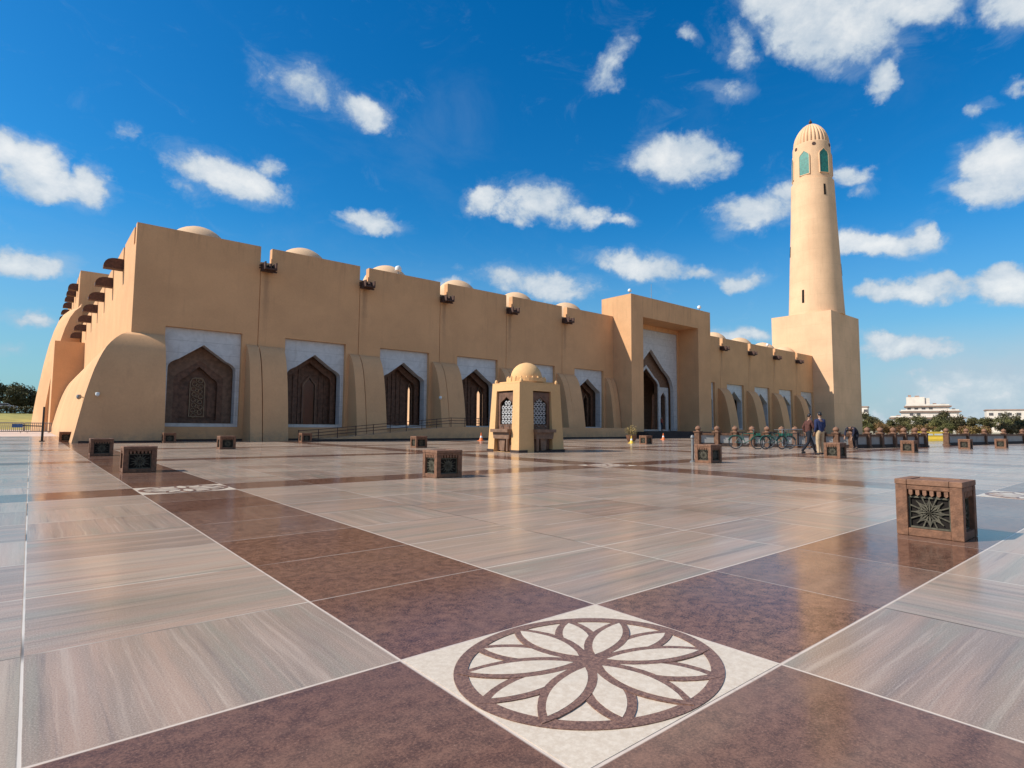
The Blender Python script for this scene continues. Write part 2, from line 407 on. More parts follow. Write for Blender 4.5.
def arch(cx, w, zb, zs, za, round_=.3, n=6):
    """pointed arch loop, straight upper flanks and rounded shoulders"""
    R = []
    sx_, sz_ = w, zs
    # shoulder from (w,zs) to straight flank start
    fx_, fz_ = w * (1 - round_), zs + (za - zs) * round_ * 1.25
    for i in range(n + 1):
        s_ = i / n
        # quadratic bezier with control at (w, zs+..)
        c0 = (w, zs + (fz_ - zs) * .62)
        x = (1 - s_) ** 2 * w + 2 * s_ * (1 - s_) * c0[0] + s_ * s_ * fx_
        z = (1 - s_) ** 2 * zs + 2 * s_ * (1 - s_) * c0[1] + s_ * s_ * fz_
        R.append((x, z))
    L = [(cx + w, zb)] + [(cx + x, z) for x, z in R] + [(cx, za)] + [(cx - x, z) for x, z in reversed(R)] + [(cx - w, zb)]
    return L

PL = [6.0 + 7.15 * k for k in range(6)]; PW = 4.38
SPL = [11.75 + 7.15 * k for k in range(5)]
PR = [63.55 + 7.43 * j for j in range(5)]; PWR = 4.4
SPR = [69.75 + 7.43 * j for j in range(4)]
ZP0, ZP1 = .88, 7.0
# facade skins: one solid slab per wing with window openings and roof notches, cut by thin joints
w = MB()
def wing(x0, x1, panels, pw, spouts):
    cuts = [x0] + [s_ - .42 for s_ in spouts] + [x1]
    for i in range(len(cuts) - 1):
        a, b = cuts[i], cuts[i + 1]
        if i > 0: a += .05
        # outline with notch at its left end (right of the cut)
        out = [(a, 0), (b, 0), (b, H)]
        if i > 0: out += [(a + .68, H), (a + .68, 12.0), (a, 12.0)]
        else: out += [(a, H)]
        holes = [[(p, ZP0), (p + pw, ZP0), (p + pw, ZP1), (p, ZP1)] for p in panels if a < p + pw / 2 < b]
        if holes and holes[0][0][0] <= a: holes[0][0] = (a + .1, ZP0); holes[0][3] = (a + .1, ZP1)
        w.prism(out, holes, XZ, 40, 40.5); w.prism([(a, 0), (b, 0), (b, 11.9), (a, 11.9)], [list(h_) for h_ in holes], XZ, 40.502, 41.15)
        if i > 0:   # backing behind the joint
            w.box(a - .1, a - .002, 40.07, 40.4, 0, 11.98)
wing(4.27, 47.72, PL, PW, SPL)
w.build('wall', M_wall, MQ); w = MB()
wing(62.98, 97.86, PR, PWR, SPR)
w.build('wall', M_wall, MQ); w = MB()
# left side wall with notches (spouts at YS)
YS = [46.1, 52.6, 59.1, 65.6, 72.6, 79.8, 87.0, 94.2]
out = [(41.15, 0), (97, 0), (97, H)]
for y_ in reversed(YS): out += [(y_ + .35, H), (y_ + .35, 12.0), (y_ - .35, 12.0), (y_ - .35, H)]
out += [(41.15, H)]
w.prism(out, [], YZ, 4.27, 5.2)
wall = w.build('wall', M_wall, MQ)
# thin dark plinth course
p = MB().box(5.96, 47.6, 39.9, 40.02, 0, .12).box(63.1, 97.3, 39.9, 40.02, 0, .12)
p.build('plinth', M_base, MQ)
# roof
r = MB().box(5.22, 47.7, 41.17, 50, 11.6, 11.95).box(63.0, 97.3, 41.17, 50, 11.6, 11.95)
r.box(5.22, 14, 50.02, 97, 11.6, 11.95)
r.build('roof', M_roof, MQ)
# inner gallery wall with one arch per bay and the court beyond
g = MB()
def gal(x0, x1, cs, hw):
    holes = [arch(c, hw, .9, 4.2, 5.4) for c in cs]
    g.prism([(x0, 0), (x1, 0), (x1, 11.58), (x0, 11.58)], holes, XZ, 46.5, 47.3)
gal(5.22, 57.0, [17.27, 26.53, 34.49, 50.2], .9)
gal(63.0, 97.3, [64.3], .95)
g.build('gallery_wall', M_wood2, MQ)
fl = MB().box(5.22, 97.3, 41.17, 120, -.011, .86); fl.build('gallery_floor', M_walk, MQ)
ap = MB()
for xx in (19.5, 30.1, 39.1, 56.9, 72.4, 78.5):
    MB().box(xx, xx + .9, 50.5, 58, .86, 8.4).build('court_pier', M_tower, MQ)
# windows: marble surround > timber screen
def stepped_screen(cx, parent, deep):
    pass
def window(x, pw, kind, lab=None):
    cx = x + pw / 2; hw = 1.93 if pw < 4.45 else 1.98
    f = MB()
    out = [(x + .003, ZP0 + .003), (x + pw - .003, ZP0 + .003), (x + pw - .003, ZP1 - .003), (x + .003, ZP1 - .003)]
    f.prism(out, [arch(cx, hw, 1.1, 4.5, 6.05)], XZ, 40.28, 40.9)
    fo = f.build('window', M_marble, MQ)
    # raised moulding round the arch
    mo = MB(); mo.prism(arch(cx, hw + .1, 1.08, 4.5, 6.17), [arch(cx, hw + .004, 1.104, 4.5, 6.055)], XZ, 40.235, 40.31)
    fr = mo.build('moulding', M_marble, MQ); fr.parent = fo; fr.matrix_parent_inverse = Matrix(); 
    return fo
def child(mb, name, m, par, **k):
    o = mb.build(name, m, None, **k); o.parent = par
    off = Vector(MQ.location)
    me = o.data
    me.transform(Matrix.Translation(-off)); return o
def window(x, pw, kind, lab=None):
    cx = x + pw / 2; hw = 1.93 if pw < 4.45 else 1.98
    f = MB()
    out = [(x + .003, ZP0 + .003), (x + pw - .003, ZP0 + .003), (x + pw - .003, ZP1 - .003), (x + .003, ZP1 - .003)]
    f.prism(out, [arch(cx, hw, 1.1, 4.5, 6.05)], XZ, 40.28, 40.9)
    fo = f.build('window', M_marble, MQ)
    child(MB().prism(arch(cx, hw + .1, 1.106, 4.5, 6.17), [arch(cx, hw + .004, 1.104 + .004, 4.5, 6.055)], XZ, 40.235, 40.31), 'moulding', M_marble, fo)
    # nested timber arches set back one behind the other
    if kind == 'door':
        child(MB().prism(arch(cx, hw + .05, 1.0, 4.5, 6.1), [arch(cx, 1.42, 1.12, 3.9, 5.15)], XZ, 41.2, 41.35), 'outer_arch', M_wood2, fo)
        child(MB().prism(arch(cx, 1.42, 1.12, 3.9, 5.15), [arch(cx, 1.1, 1.3, 3.6, 4.75)], XZ, 41.22, 41.5), 'inner_arch', M_wood, fo)
        d = MB().box(cx - 1.3, cx + 1.3, 41.62, 41.7, .87, 5.2)
        d.box(cx - 1.1, cx - .6, 41.55, 41.63, 1.5, 3.5).box(cx + .6, cx + 1.1, 41.55, 41.63, 1.5, 3.5)
        child(d, 'door', M_wood, fo)
        la = MB(); x0, x1, z0, z1 = cx - .45, cx + .45, 1.5, 4.05
        la.prism([(x0, z0), (x1, z0), (x1, z1 - .35), (x1 - .12, z1 - .06), (x1 - .3, z1), (x0 + .3, z1), (x0 + .12, z1 - .06), (x0, z1 - .35)],
                 [[(x0 + .05, z0 + .05), (x1 - .05, z0 + .05), (x1 - .05, z1 - .37), (x1 - .15, z1 - .1), (x1 - .3, z1 - .05), (x0 + .3, z1 - .05), (x0 + .15, z1 - .1), (x0 + .05, z1 - .37)]], XZ, 41.5, 41.6)
        rr = random.Random(3)
        for i in range(7):
            zc = z0 + .2 + i * .34
            for sx_ in (-1, 1):
                la.torus((cx + sx_ * (.17 + .04 * (i % 2)), 41.55, zc + .1 * sx_), (0, 1, 0), .12 + .02 * rr.random(), .028, 14, 5)
            la.torus((cx, 41.55, zc + .16), (0, 1, 0), .09, .025, 12, 5)
        child(la, 'gilt_panel', M_lattice, fo)
    elif kind == 'open':
        child(MB().prism(arch(cx, hw + .05, 1.0, 4.5, 6.1), [arch(cx, 1.62, 1.05, 4.2, 5.6)], XZ, 41.25, 41.4), 'outer_arch', M_wood, fo)
        # timber screen with one narrow arched doorway standing open
        hwd = {1: .42, 2: .15, 3: .24, 5: .3}[lab]
        hx_ = {1: 15.52, 2: 23.85, 3: 31.0, 5: 45.1}[lab]
        sc = MB().prism([(cx - 1.85, .87), (cx + 1.85, .87), (cx + 1.85, 6.0), (cx - 1.85, 6.0)], [arch(hx_, hwd, .9, 3.9, 4.5)], XZ, 41.75, 41.85)
        for i in range(10):
            xb = cx - 1.72 + i * .38
            if abs(xb - hx_) > .42: sc.box(xb - .035, xb + .035, 41.66, 41.752, .9, 5.6)
        for zz in (1.9, 3.1, 4.62, 5.3): sc.box(cx - 1.7, (hx_ - .42) if zz < 4.6 else cx + 1.7, 41.68, 41.751, zz, zz + .09)
        child(sc, 'screen', M_wood, fo)
        child(MB().prism(arch(hx_, hwd + .1, .9, 3.95, 4.66), [arch(hx_, hwd + .005, .905, 3.9, 4.51)], XZ, 41.6, 41.749), 'door_frame', M_wood2, fo)
    else:
        child(MB().prism(arch(cx, hw + .05, 1.0, 4.5, 6.1), [arch(cx, 1.62, 1.05, 4.2, 5.6)], XZ, 41.25, 41.4), 'outer_arch', M_wood, fo)
        sc = MB().box(cx - 1.75, cx + 1.75, 41.75, 41.85, .87, 5.9)
        for i in range(9): sc.box(cx - 1.62 + i * .4, cx - 1.57 + i * .4, 41.68, 41.76, .9, 5.4)
        child(sc, 'screen', M_wood, fo)
    return fo
for k, x in enumerate(PL):
    window(x, PW, ['door', 'open', 'open', 'open', 'screen', 'open'][k], k)
for x in PR: window(x, PWR, 'screen')

# battered buttresses between the windows
def buttress(x0, x1, xs, k=.72, dark=False):
    for (a, b, kk) in ((x0, xs - .035, k * 1.0), (xs + .035, x1, k * .96)):
        m = MB()
        zs = [z * (6.3 / 6.42) for z in ZS]
        prof = [(39.999 - .0 - d_prof(z / (6.3 / 6.42)) * kk, z) for z in zs] + [(40.05, 6.3), (40.05, 0)]
        m.prism(prof, [], YZ, a, b)
        m.build('buttress', M_wall, MQ, smooth=True, angle=30)
    MB().box(xs - .04, xs + .04, 39.7, 40.06, 0, 6.2).build('buttress_joint', M_wall, MQ)
for s_ in SPL: buttress(s_ - 1.12, s_ + 1.25, s_ - .38)
for s_ in SPR: buttress(s_ - 1.0, s_ + 1.15, s_ - .1)
buttress(46.4, 47.6, 47.0, .5)
# corner buttress wrapping the left corner
cb = MB(); n = 4; vs = []; fs = []
for z in ZS:
    d = d_prof(z); dy = .78 * d
    vs += [(5.94, 40.0 - dy - .0, z), (4.27 - d, 40.0 - dy, z), (4.27 - d, 80.2, z), (5.94, 80.2, z)]
for i in range(len(ZS) - 1):
    for j in range(3): fs.append((i * 4 + j, i * 4 + j + 1, i * 4 + 4 + j + 1, i * 4 + 4 + j))
    fs.append((i * 4 + 3, i * 4, i * 4 + 4, i * 4 + 7))
fs.append((3, 2, 1, 0)); L = (len(ZS) - 1) * 4; fs.append((L, L + 1, L + 2, L + 3))
vs = [((v[0], v[1], v[2]) if v[1] < 80 else v) for v in vs]
# keep it off the wall planes by a hair
vs = [(v[0], v[1] - .006 if v[1] <= 40 else v[1], v[2]) for v in vs]
cb.add(vs, fs); cb.build('corner_buttress', M_wall, MQ, smooth=True, angle=38)
MB().box(2.0, 5.9, 38.0, 38.06, 0, .1).build('corner_plinth', M_base, MQ)

# low block and transept on the left side
MB().box(1.62, 4.26, 80.25, 87.8, 0, 10.1).build('side_block', M_wall, MQ)
YT = [94.5, 99, 104, 110, 117, 124, 131, 138]
out = [(91, 0), (145, 0), (145, 20.6)]
for y_ in reversed(YT): out += [(y_ + .5, 20.6), (y_ + .5, 19.5), (y_ - .5, 19.5), (y_ - .5, 20.6)]
out += [(91, 20.6)]
tr = MB().prism(out, [], YZ, 3.93, 5.0); tr.box(5.0, 40, 91, 92, 0, 20.6); tr.box(5.0, 40, 144, 145, 0, 20.6); tr.box(5, 40, 92, 144, 19, 19.3)
tr.build('transept', M_wall, MQ)
sb = MB(); vs = []; fs = []
TZ = [0, 1.2, 3.6, 6, 8.4, 10.8, 12.6, 13.9, 14.8, 15.4, 15.8]
TX = [.1, .18, .38, .62, .92, 1.3, 1.7, 2.1, 2.55, 3.1, 3.92]
for z, x in zip(TZ, TX): vs += [(4.2, 87.9, z), (min(4.1, x + .95), 87.9, z), (x, 92.0, z), (x, 138, z), (4.2, 138, z)]
for i in range(len(TZ) - 1):
    for j in range(5): k = (j + 1) % 5; fs.append((i * 5 + j, i * 5 + k, i * 5 + 5 + k, i * 5 + 5 + j))
fs.append((4, 3, 2, 1, 0)); L = (len(TZ) - 1) * 5; fs.append(tuple(L + i for i in range(5)))
sb.add(vs, fs); sb.build('side_buttress', M_wall, MQ, smooth=True, angle=25)

# water spouts: open timber troughs
def spout_front(x, w_=.66, y=40.0, z=11.35):
    m = MB()
    m.box(x - w_ / 2, x + w_ / 2, y - .95, y + .3, z, z + .1)
    m.box(x - w_ / 2 - .002, x - w_ / 2 + .08, y - .95, y - .005, z + .1, z + .5).box(x + w_ / 2 - .08, x + w_ / 2 + .002, y - .95, y - .005, z + .1, z + .5)
    m.box(x - .05, x + .05, y - .9, y - .005, z + .1, z + .42)
    m.box(x - w_ / 2 - .1, x + w_ / 2 + .1, y - .6, y - .45, z - .09, z - .002)
    for dz in (.16, .32): m.box(x - w_ / 2 - .16, x + w_ / 2 + .16, y - .3, y - .18, z + dz, z + dz + .07)
    return m.build('water_spout', M_spout, MQ)
for s_ in SPL: spout_front(s_ + .0, .78)
for s_ in SPR: spout_front(s_, .85)
def spout_side(x, y, z, L_=1.15, h=.62, wd=.7):
    # hood with curved nose, open underneath
    pr = [(x + .0, z), (x - L_, z), (x - L_, z + h * .35), (x - L_ * .93, z + h * .62), (x - L_ * .8, z + h * .84), (x - L_ * .6, z + h * .97), (x - L_ * .4, z + h), (x, z + h)]
    m = MB().prism(pr, [], XZ, y - wd / 2, y + wd / 2)
    return m.build('water_spout', M_spout, MQ)
for y_ in YS: spout_side(4.265, y_, 11.35, 1.1, .7, .66)
for y_ in YT: spout_side(3.925, y_, 18.55, 1.05, .85, .9)

# domes
def dome(x, y, z=12.75, r=2.05):
    prof = [(r * 1.06, -.8), (r * 1.06, -.1), (r, -.1)] + [(r * cos(a), r * .98 * sin(a)) for a in [i * pi / 2 / 10 for i in range(0, 10)]] + [(.02, r * .985)]
    MB().lathe(prof, (x, y, z), 32).build('dome', M_dome, MQ, smooth=True)
for k in range(6): dome(8.3 + 7.27 * k, 44.2)
for j in range(5): dome(67.4 + 7.35 * j, 44.2, 12.85)

# portal
px0, px1 = 47.72, 62.98
m = MB()
m.prism([(px0, 0), (px1, 0), (px1, 15.15), (px0, 15.15)], [[(49.73, .002), (60.3, .002), (60.3, 12.9), (49.73, 12.9)]], XZ, 37.55, 40.3)
m.prism([(px0, 0), (px1, 0), (px1, 15.15), (px0, 15.15)], [[(49.95, .002), (60.08, .002), (60.08, 12.4), (49.95, 12.4)]], XZ, 40.3, 41.6)
m.build('portal', M_wall, MQ)
m = MB()
m.prism([(49.955, .7), (60.075, .7), (60.075, 12.395), (49.955, 12.395)], [arch(55, 4.35, .72, 5.3, 10.2, .42)], XZ, 40.42, 40.85)
ps = m.build('portal_surround', M_marble, MQ)
m = MB()
big = arch(55, 4.7, .7, 5.3, 10.6, .42)
m.prism(big, [arch(55, 2.3, .72, 5.9, 8.05, .35), arch(51.75, .5, .72, 4.7, 5.3), arch(58.25, .5, .72, 4.7, 5.3)], XZ, 41.25, 41.7)
m.build('portal_tympanum', M_wood2, MQ)
child(MB().prism(arch(55, 2.55, .71, 5.9, 8.4, .35), [arch(55, 2.28, .735, 5.9, 8.03, .35)], XZ, 41.12, 41.245), 'arch_moulding', M_marble, ps)
sd = MB()
for cxs in (51.75, 58.25):
    sd = MB()
    sd.prism([(cxs - 1.0, .73), (cxs + 1.0, .73), (cxs + 1.0, 5.9), (cxs - 1.0, 5.9)], [arch(cxs, .52, .75, 4.7, 5.35)], XZ, 41.1, 41.246)
    child(sd, 'side_arch', M_marble, ps)
MB().box(47.8, 62.9, 41.61, 50, 11.6, 11.9).build('portal_roof', M_roof, MQ)
MB().prism([(47.75, .86), (62.9, .86), (62.9, 11.55), (47.75, 11.55)], [arch(60.9, .4, .87, 4.6, 5.6)], XZ, 44.5, 45.0).build('portal_inner_wall', M_wood2, MQ)
st = MB()
for i in range(4): st.box(48.4 + .0, 60.6, 35.2 + .35 * i, 35.2 + .35 * (i + 1) + (0 if i < 3 else 1.0), -.005, .16 * (i + 1))
st.box(49.74, 60.29, 37.56, 40.4, -.005, .66)
st.build('entrance_steps', M_base, MQ)

# ------------------------------------------------------------------ minaret
MN = thing('minaret', (102.3, 41.5, 0), 'tall round tapering minaret with green arched windows on a square tower base', 'minaret')
MB().box(97.87, 109.6, 36.9, 46.6, 0, 20.25).build('tower_base', M_tower, MN)
cx, cy = 102.5, 41.0
prof = [(4.32, 20.2), (4.25, 21.3), (3.9, 29.5), (3.56, 37.3), (3.36, 43.4), (3.34, 43.6), (3.08, 43.7), (3.05, 45), (2.96, 50.0), (2.92, 50.3), (2.84, 50.4)]
MB().lathe(prof, (cx, cy, 0), 64).build('shaft', M_tower, MN, smooth=True, angle=30)
prof = [(2.83, 50.35), (2.82, 50.8), (2.74, 51.4), (2.55, 52.1), (2.22, 52.8), (1.82, 53.4), (1.36, 53.9), (.9, 54.25), (.45, 54.45), (.18, 54.5)]
MB().lathe(prof, (cx, cy, 0), 168, flute=28, fd=.085).build('ribbed_dome', M_tower, MN, smooth=True, angle=80)
MB().lathe([(.16, 54.4), (.12, 54.7), (.26, 54.85), (.28, 55.0), (.13, 55.2), (.04, 55.5)], (cx, cy, 0), 12).build('finial', M_spout, MN, smooth=True)
tw = Vector((-.927, -.374, 0)); rt = Vector((.374, -.927, 0))
def on_shaft(th, fn):
    nrm = tw * cos(th) + rt * sin(th); tan = Vector((-nrm.y, nrm.x, 0))
    return nrm, tan
def curved_panel(th, r, hw, z0, z1, inset, arched=True, rk=.0):
    nrm, tan = on_shaft(th, None)
    def f(u, v, w):
        a = u / r; q = nrm * cos(a) + tan * sin(a); rr = w - rk * (v - z0)
        return (cx + q.x * rr, cy + q.y * rr, v)
    if arched: lp = arch(0, hw, z0, z0 + (z1 - z0) * .7, z1, .5)
    else: lp = [(hw, z0), (hw, z1), (-hw, z1), (-hw, z0)]
    return lp, f
def facet(th, hw, z0, z1, r):          # flat local frame tangent to the shaft
    nrm, tan = on_shaft(th, None)
    return lambda u, v, w: (cx + nrm.x * (w - .02 * (v - z0)) + tan.x * u, cy + nrm.y * (w - .02 * (v - z0)) + tan.y * u, v)
for th in (-82, -22, 38, 98, 158, 218):
    f = facet(RD(th), .8, 44.6, 48.9, 3.05)
    lp = arch(0, .8, 44.6, 47.7, 48.8, .5); lpo = arch(0, .9, 44.5, 47.72, 48.93, .5)
    wo = MB().prism(lp, [], f, 2.6, 3.085).build('window', M_green, MN)
    fo = MB().prism(lpo, [lp], f, 2.6, 3.125).build('window_frame', M_tower, MN)
    fo.parent = wo
for th in (-52, 8, 68, 128, 188, 248):
    nrm, tan = on_shaft(RD(th), None)
    MB().tube(Vector((cx, cy, 49.7)) + nrm * 2.7, Vector((cx, cy, 49.7)) + nrm * 3.0, .3, .3, 14).build('round_vent', M_spout, MN)
for th, z0, z1, r in ((32, 40.5, 42.4, 3.47), (-27, 22.2, 24.4, 4.26), (-78, 31, 32.8, 3.87), (88, 27, 29, 4.03)):
    lp, f = curved_panel(RD(th), r, .17, z0, z1, 0, False, .05)
    MB().prism(lp, [], f, r - .3, r + .03).build('slit_window', M_dark, MN)

# ------------------------------------------------------------------ ramp with rail
RP = thing('access_ramp', (12, 38, 0), 'low sloping stucco ramp with thin metal railing along the foot of the facade', 'ramp')
m = MB(); m.prism([(13.6, .0), (46.2, .0), (46.2, 1.0), (27.5, 1.0), (24.6, .98)], [], XZ, 36.9, 38.3)
m.build('ramp_body', M_wall, RP); MB().box(13.7, 47.6, 36.8, 36.89, 0, .13).build('ramp_plinth', M_base, RP)
m = MB()
def zr(x): return max(.0, min(1.0, (x - 13.6) / (24.8 - 13.6) * 1.0))
x = 13.4
rails = MB()
pts = [13.2 + i * 1.3 for i in range(13)]
for a, b in zip(pts, pts[1:]):
    for hh in (.35, .6, .85): rails.tube((a, 36.98, zr(a) + hh * .8), (b, 36.98, zr(b) + hh * .8), .022, n=6)
    rails.tube((a, 36.98, zr(a)), (a, 36.98, zr(a) + .72), .026, n=6)
rails.build('railing', M_spout, RP)

# ------------------------------------------------------------------ drinking water kiosk
KX0, KX1, KY0, KY1, KH = 15.1, 17.66, 17.55, 19.6, 2.84
KS = thing('water_kiosk', ((KX0 + KX1) / 2, (KY0 + KY1) / 2, 0), 'small square stucco drinking water kiosk with dome and lattice panels in front of the facade', 'kiosk')
tp = .13
def kmap(u, v, w):   # taper towards the top; u,v in x,y ; w=z
    k = tp * w / KH; cx_, cy_ = (KX0 + KX1) / 2, (KY0 + KY1) / 2
    return (u + (k if u < cx_ else -k) * abs(u - cx_) / ((KX1 - KX0) / 2), v + (k if v < cy_ else -k) * abs(v - cy_) / ((KY1 - KY0) / 2), w)
m = MB()
cxk, cyk = (KX0 + KX1) / 2, (KY0 + KY1) / 2
for (a0, a1, b0, b1, z0, z1) in ((KX0, KX0 + .52, KY0, KY0 + .52, 0, KH), (KX1 - .72, KX1, KY0, KY0 + .52, 0, KH), (KX0, KX0 + .52, KY1 - .5, KY1, 0, KH), (KX1 - .72, KX1, KY1 - .5, KY1, 0, KH)):
    pass
# walls as tapered prisms with openings
def kwall(face):
    pass
front = [(KX0, 0), (KX1, 0), (KX1 - tp, KH), (KX0 + tp, KH)]
op = lambda a, b, z1=2.55: [(a, .002), (b, .002), (b - .02, z1), (a + .02, z1)]
def fy(u, v, w): return (u, w + tp * v / KH, v)
def fyb(u, v, w): return (u, w - tp * v / KH, v)
m.prism(front, [op(cxk - .45, cxk + .62)], fy, KY0, KY0 + .3)
m.prism(front, [], fyb, KY1 - .3, KY1)
side = [(KY0 + .302, 0), (KY1 - .302, 0), (KY1 - .302 - tp, KH), (KY0 + .302 + tp, KH)]
def fx(u, v, w): return (w + tp * v / KH, u, v)
def fxb(u, v, w): return (w - tp * v / KH, u, v)
m.prism(side, [[(KY0 + .5, .002), (KY1 - .42, .002), (KY1 - .44, 2.55), (KY0 + .52, 2.55)]], fx, KX0, KX0 + .3)
m.prism(side, [], fxb, KX1 - .3, KX1)
m.box(KX0 + tp + .31, KX1 - tp - .31, KY0 + tp + .31, KY1 - tp - .31, 2.62, KH - .004)
m.build('kiosk_wall', M_kiosk, KS)
m = MB(); m.box(KX0 + tp - .0, KX1 - tp, KY0 + tp, KY1 - tp, KH + .002, KH + .05); 
m.box(cxk - .88, cxk + .88, cyk - .78, cyk + .78, KH + .05, KH + .12)
m.lathe([(.86, 0), (.86, .16), (.78, .16)], (cxk, cyk, KH + .12), 32)
m.build('kiosk_roof', M_kiosk, KS)
cr = MB()
for i in range(20):
    a = 2 * pi * i / 20
    cr.lathe([(.05, 0), (.06, .12), (.04, .2), (.01, .24)], (cxk + .84 * cos(a), cyk + .74 * sin(a), KH + .12), 8)
for sx_ in (-1, 1):
    for sy_ in (-1, 1): cr.lathe([(.06, 0), (.07, .07), (.05, .13), (.01, .17)], (cxk + sx_ * 1.0, cyk + sy_ * .82, KH + .05), 10)
cr.build('crenellation', M_kiosk, KS, smooth=True)
MB().lathe([(.68, 0), (.68, .04)] + [(.68 * cos(a), .04 + .68 * sin(a)) for a in [i * pi / 22 for i in range(1, 11)]] + [(.03, .725)], (cxk, cyk, KH + .26), 40).build('dome', M_kiosk, KS, smooth=True)
m = MB().box(KX0 - .03, KX0 + .45, KY0 - .03, KY0 + .52, 0, .1).box(KX1 - .82, KX1 + .03, KY0 - .03, KY0 + .3, 0, .1).box(KX0 - .03, KX0 + .35, KY1 - .4, KY1 + .03, 0, .1).box(cxk - .45, KX1 - .82, KY0 - .0, KY0 + .3, 0, .07)
m.build('kiosk_footing', M_base, KS)
def lattice(mb, u0, u1, z0, z1, fn):
    n_ = 4; du = (u1 - u0) / n_; nz = int((z1 - z0) / du)
    for i in range(n_):
        for j in range(nz):
            uc, zc = u0 + du * (i + .5), z0 + du * (j + .5)
            if abs(uc - (u0 + u1) / 2) > (u1 - u0) / 2 * (1 - max(0, (zc - z1 + .35) / .45)): continue
            R_ = du * .56
            st_ = []
            for q in range(16):
                rr = R_ if q % 2 == 0 else R_ * .62
                st_.append((uc + rr * cos(pi * q / 8), zc + rr * sin(pi * q / 8)))
            inn = [(uc + (a - uc) * .55, zc + (b - zc) * .55) for a, b in st_]
            mb.prism(st_, [inn], fn, 0, .02)
def kscreen(u0, u1, fn, nm):
    # timber frame, arched opening, white lattice
    so = MB(); so.prism([(u0, .06), (u1, .06), (u1, 2.5), (u0, 2.5)], [arch((u0 + u1) / 2, (u1 - u0) / 2 - .14, 1.15, 1.95, 2.3, .5)], fn, -.02, .05)
    o1 = so.build('screen', M_wood, KS)
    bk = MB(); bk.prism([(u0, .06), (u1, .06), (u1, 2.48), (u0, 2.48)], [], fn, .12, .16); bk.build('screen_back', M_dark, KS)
    lm = MB(); lattice(lm, u0 + .15, u1 - .15, 1.16, 2.28, lambda u, v, w: fn(u, v, w + .06)); lm.build('lattice', M_lattw, KS)
    bs = MB(); bs.prism([(u0 - .02, .82), (u1 + .02, .82), (u1 + .02, .95), (u0 - .02, .95)], [], fn, -.42, .05)
    bs.prism([(u0 + .05, .55), (u1 - .05, .55), (u1 + .0, .82), (u0 - .0, .82)], [], fn, -.3, .04)
    uc = (u0 + u1) / 2
    bs.prism([(uc - .12, .05), (uc + .12, .05), (uc + .18, .55), (uc - .18, .55)], [], fn, -.22, .03)
    bs.prism([(u0 + .04, .05), (u0 + .12, .05), (u0 + .12, .55), (u0 + .04, .55)], [], fn, -.36, -.28)
    bs.build('basin', M_wood2, KS)
    tpn = MB()
    for q in (-.2, .2): tpn.tube(fn(uc + q, 1.1, -.02), fn(uc + q, 1.06, -.16), .018, n=6)
    tpn.build('tap', M_steel, KS)
kscreen(cxk - .44, cxk + .6, lambda u, v, w: (u, KY0 + .22 + w, v), 0)
kscreen(KY0 + .52, KY1 - .44, lambda u, v, w: (KX0 + .22 + w, u, v), 1)

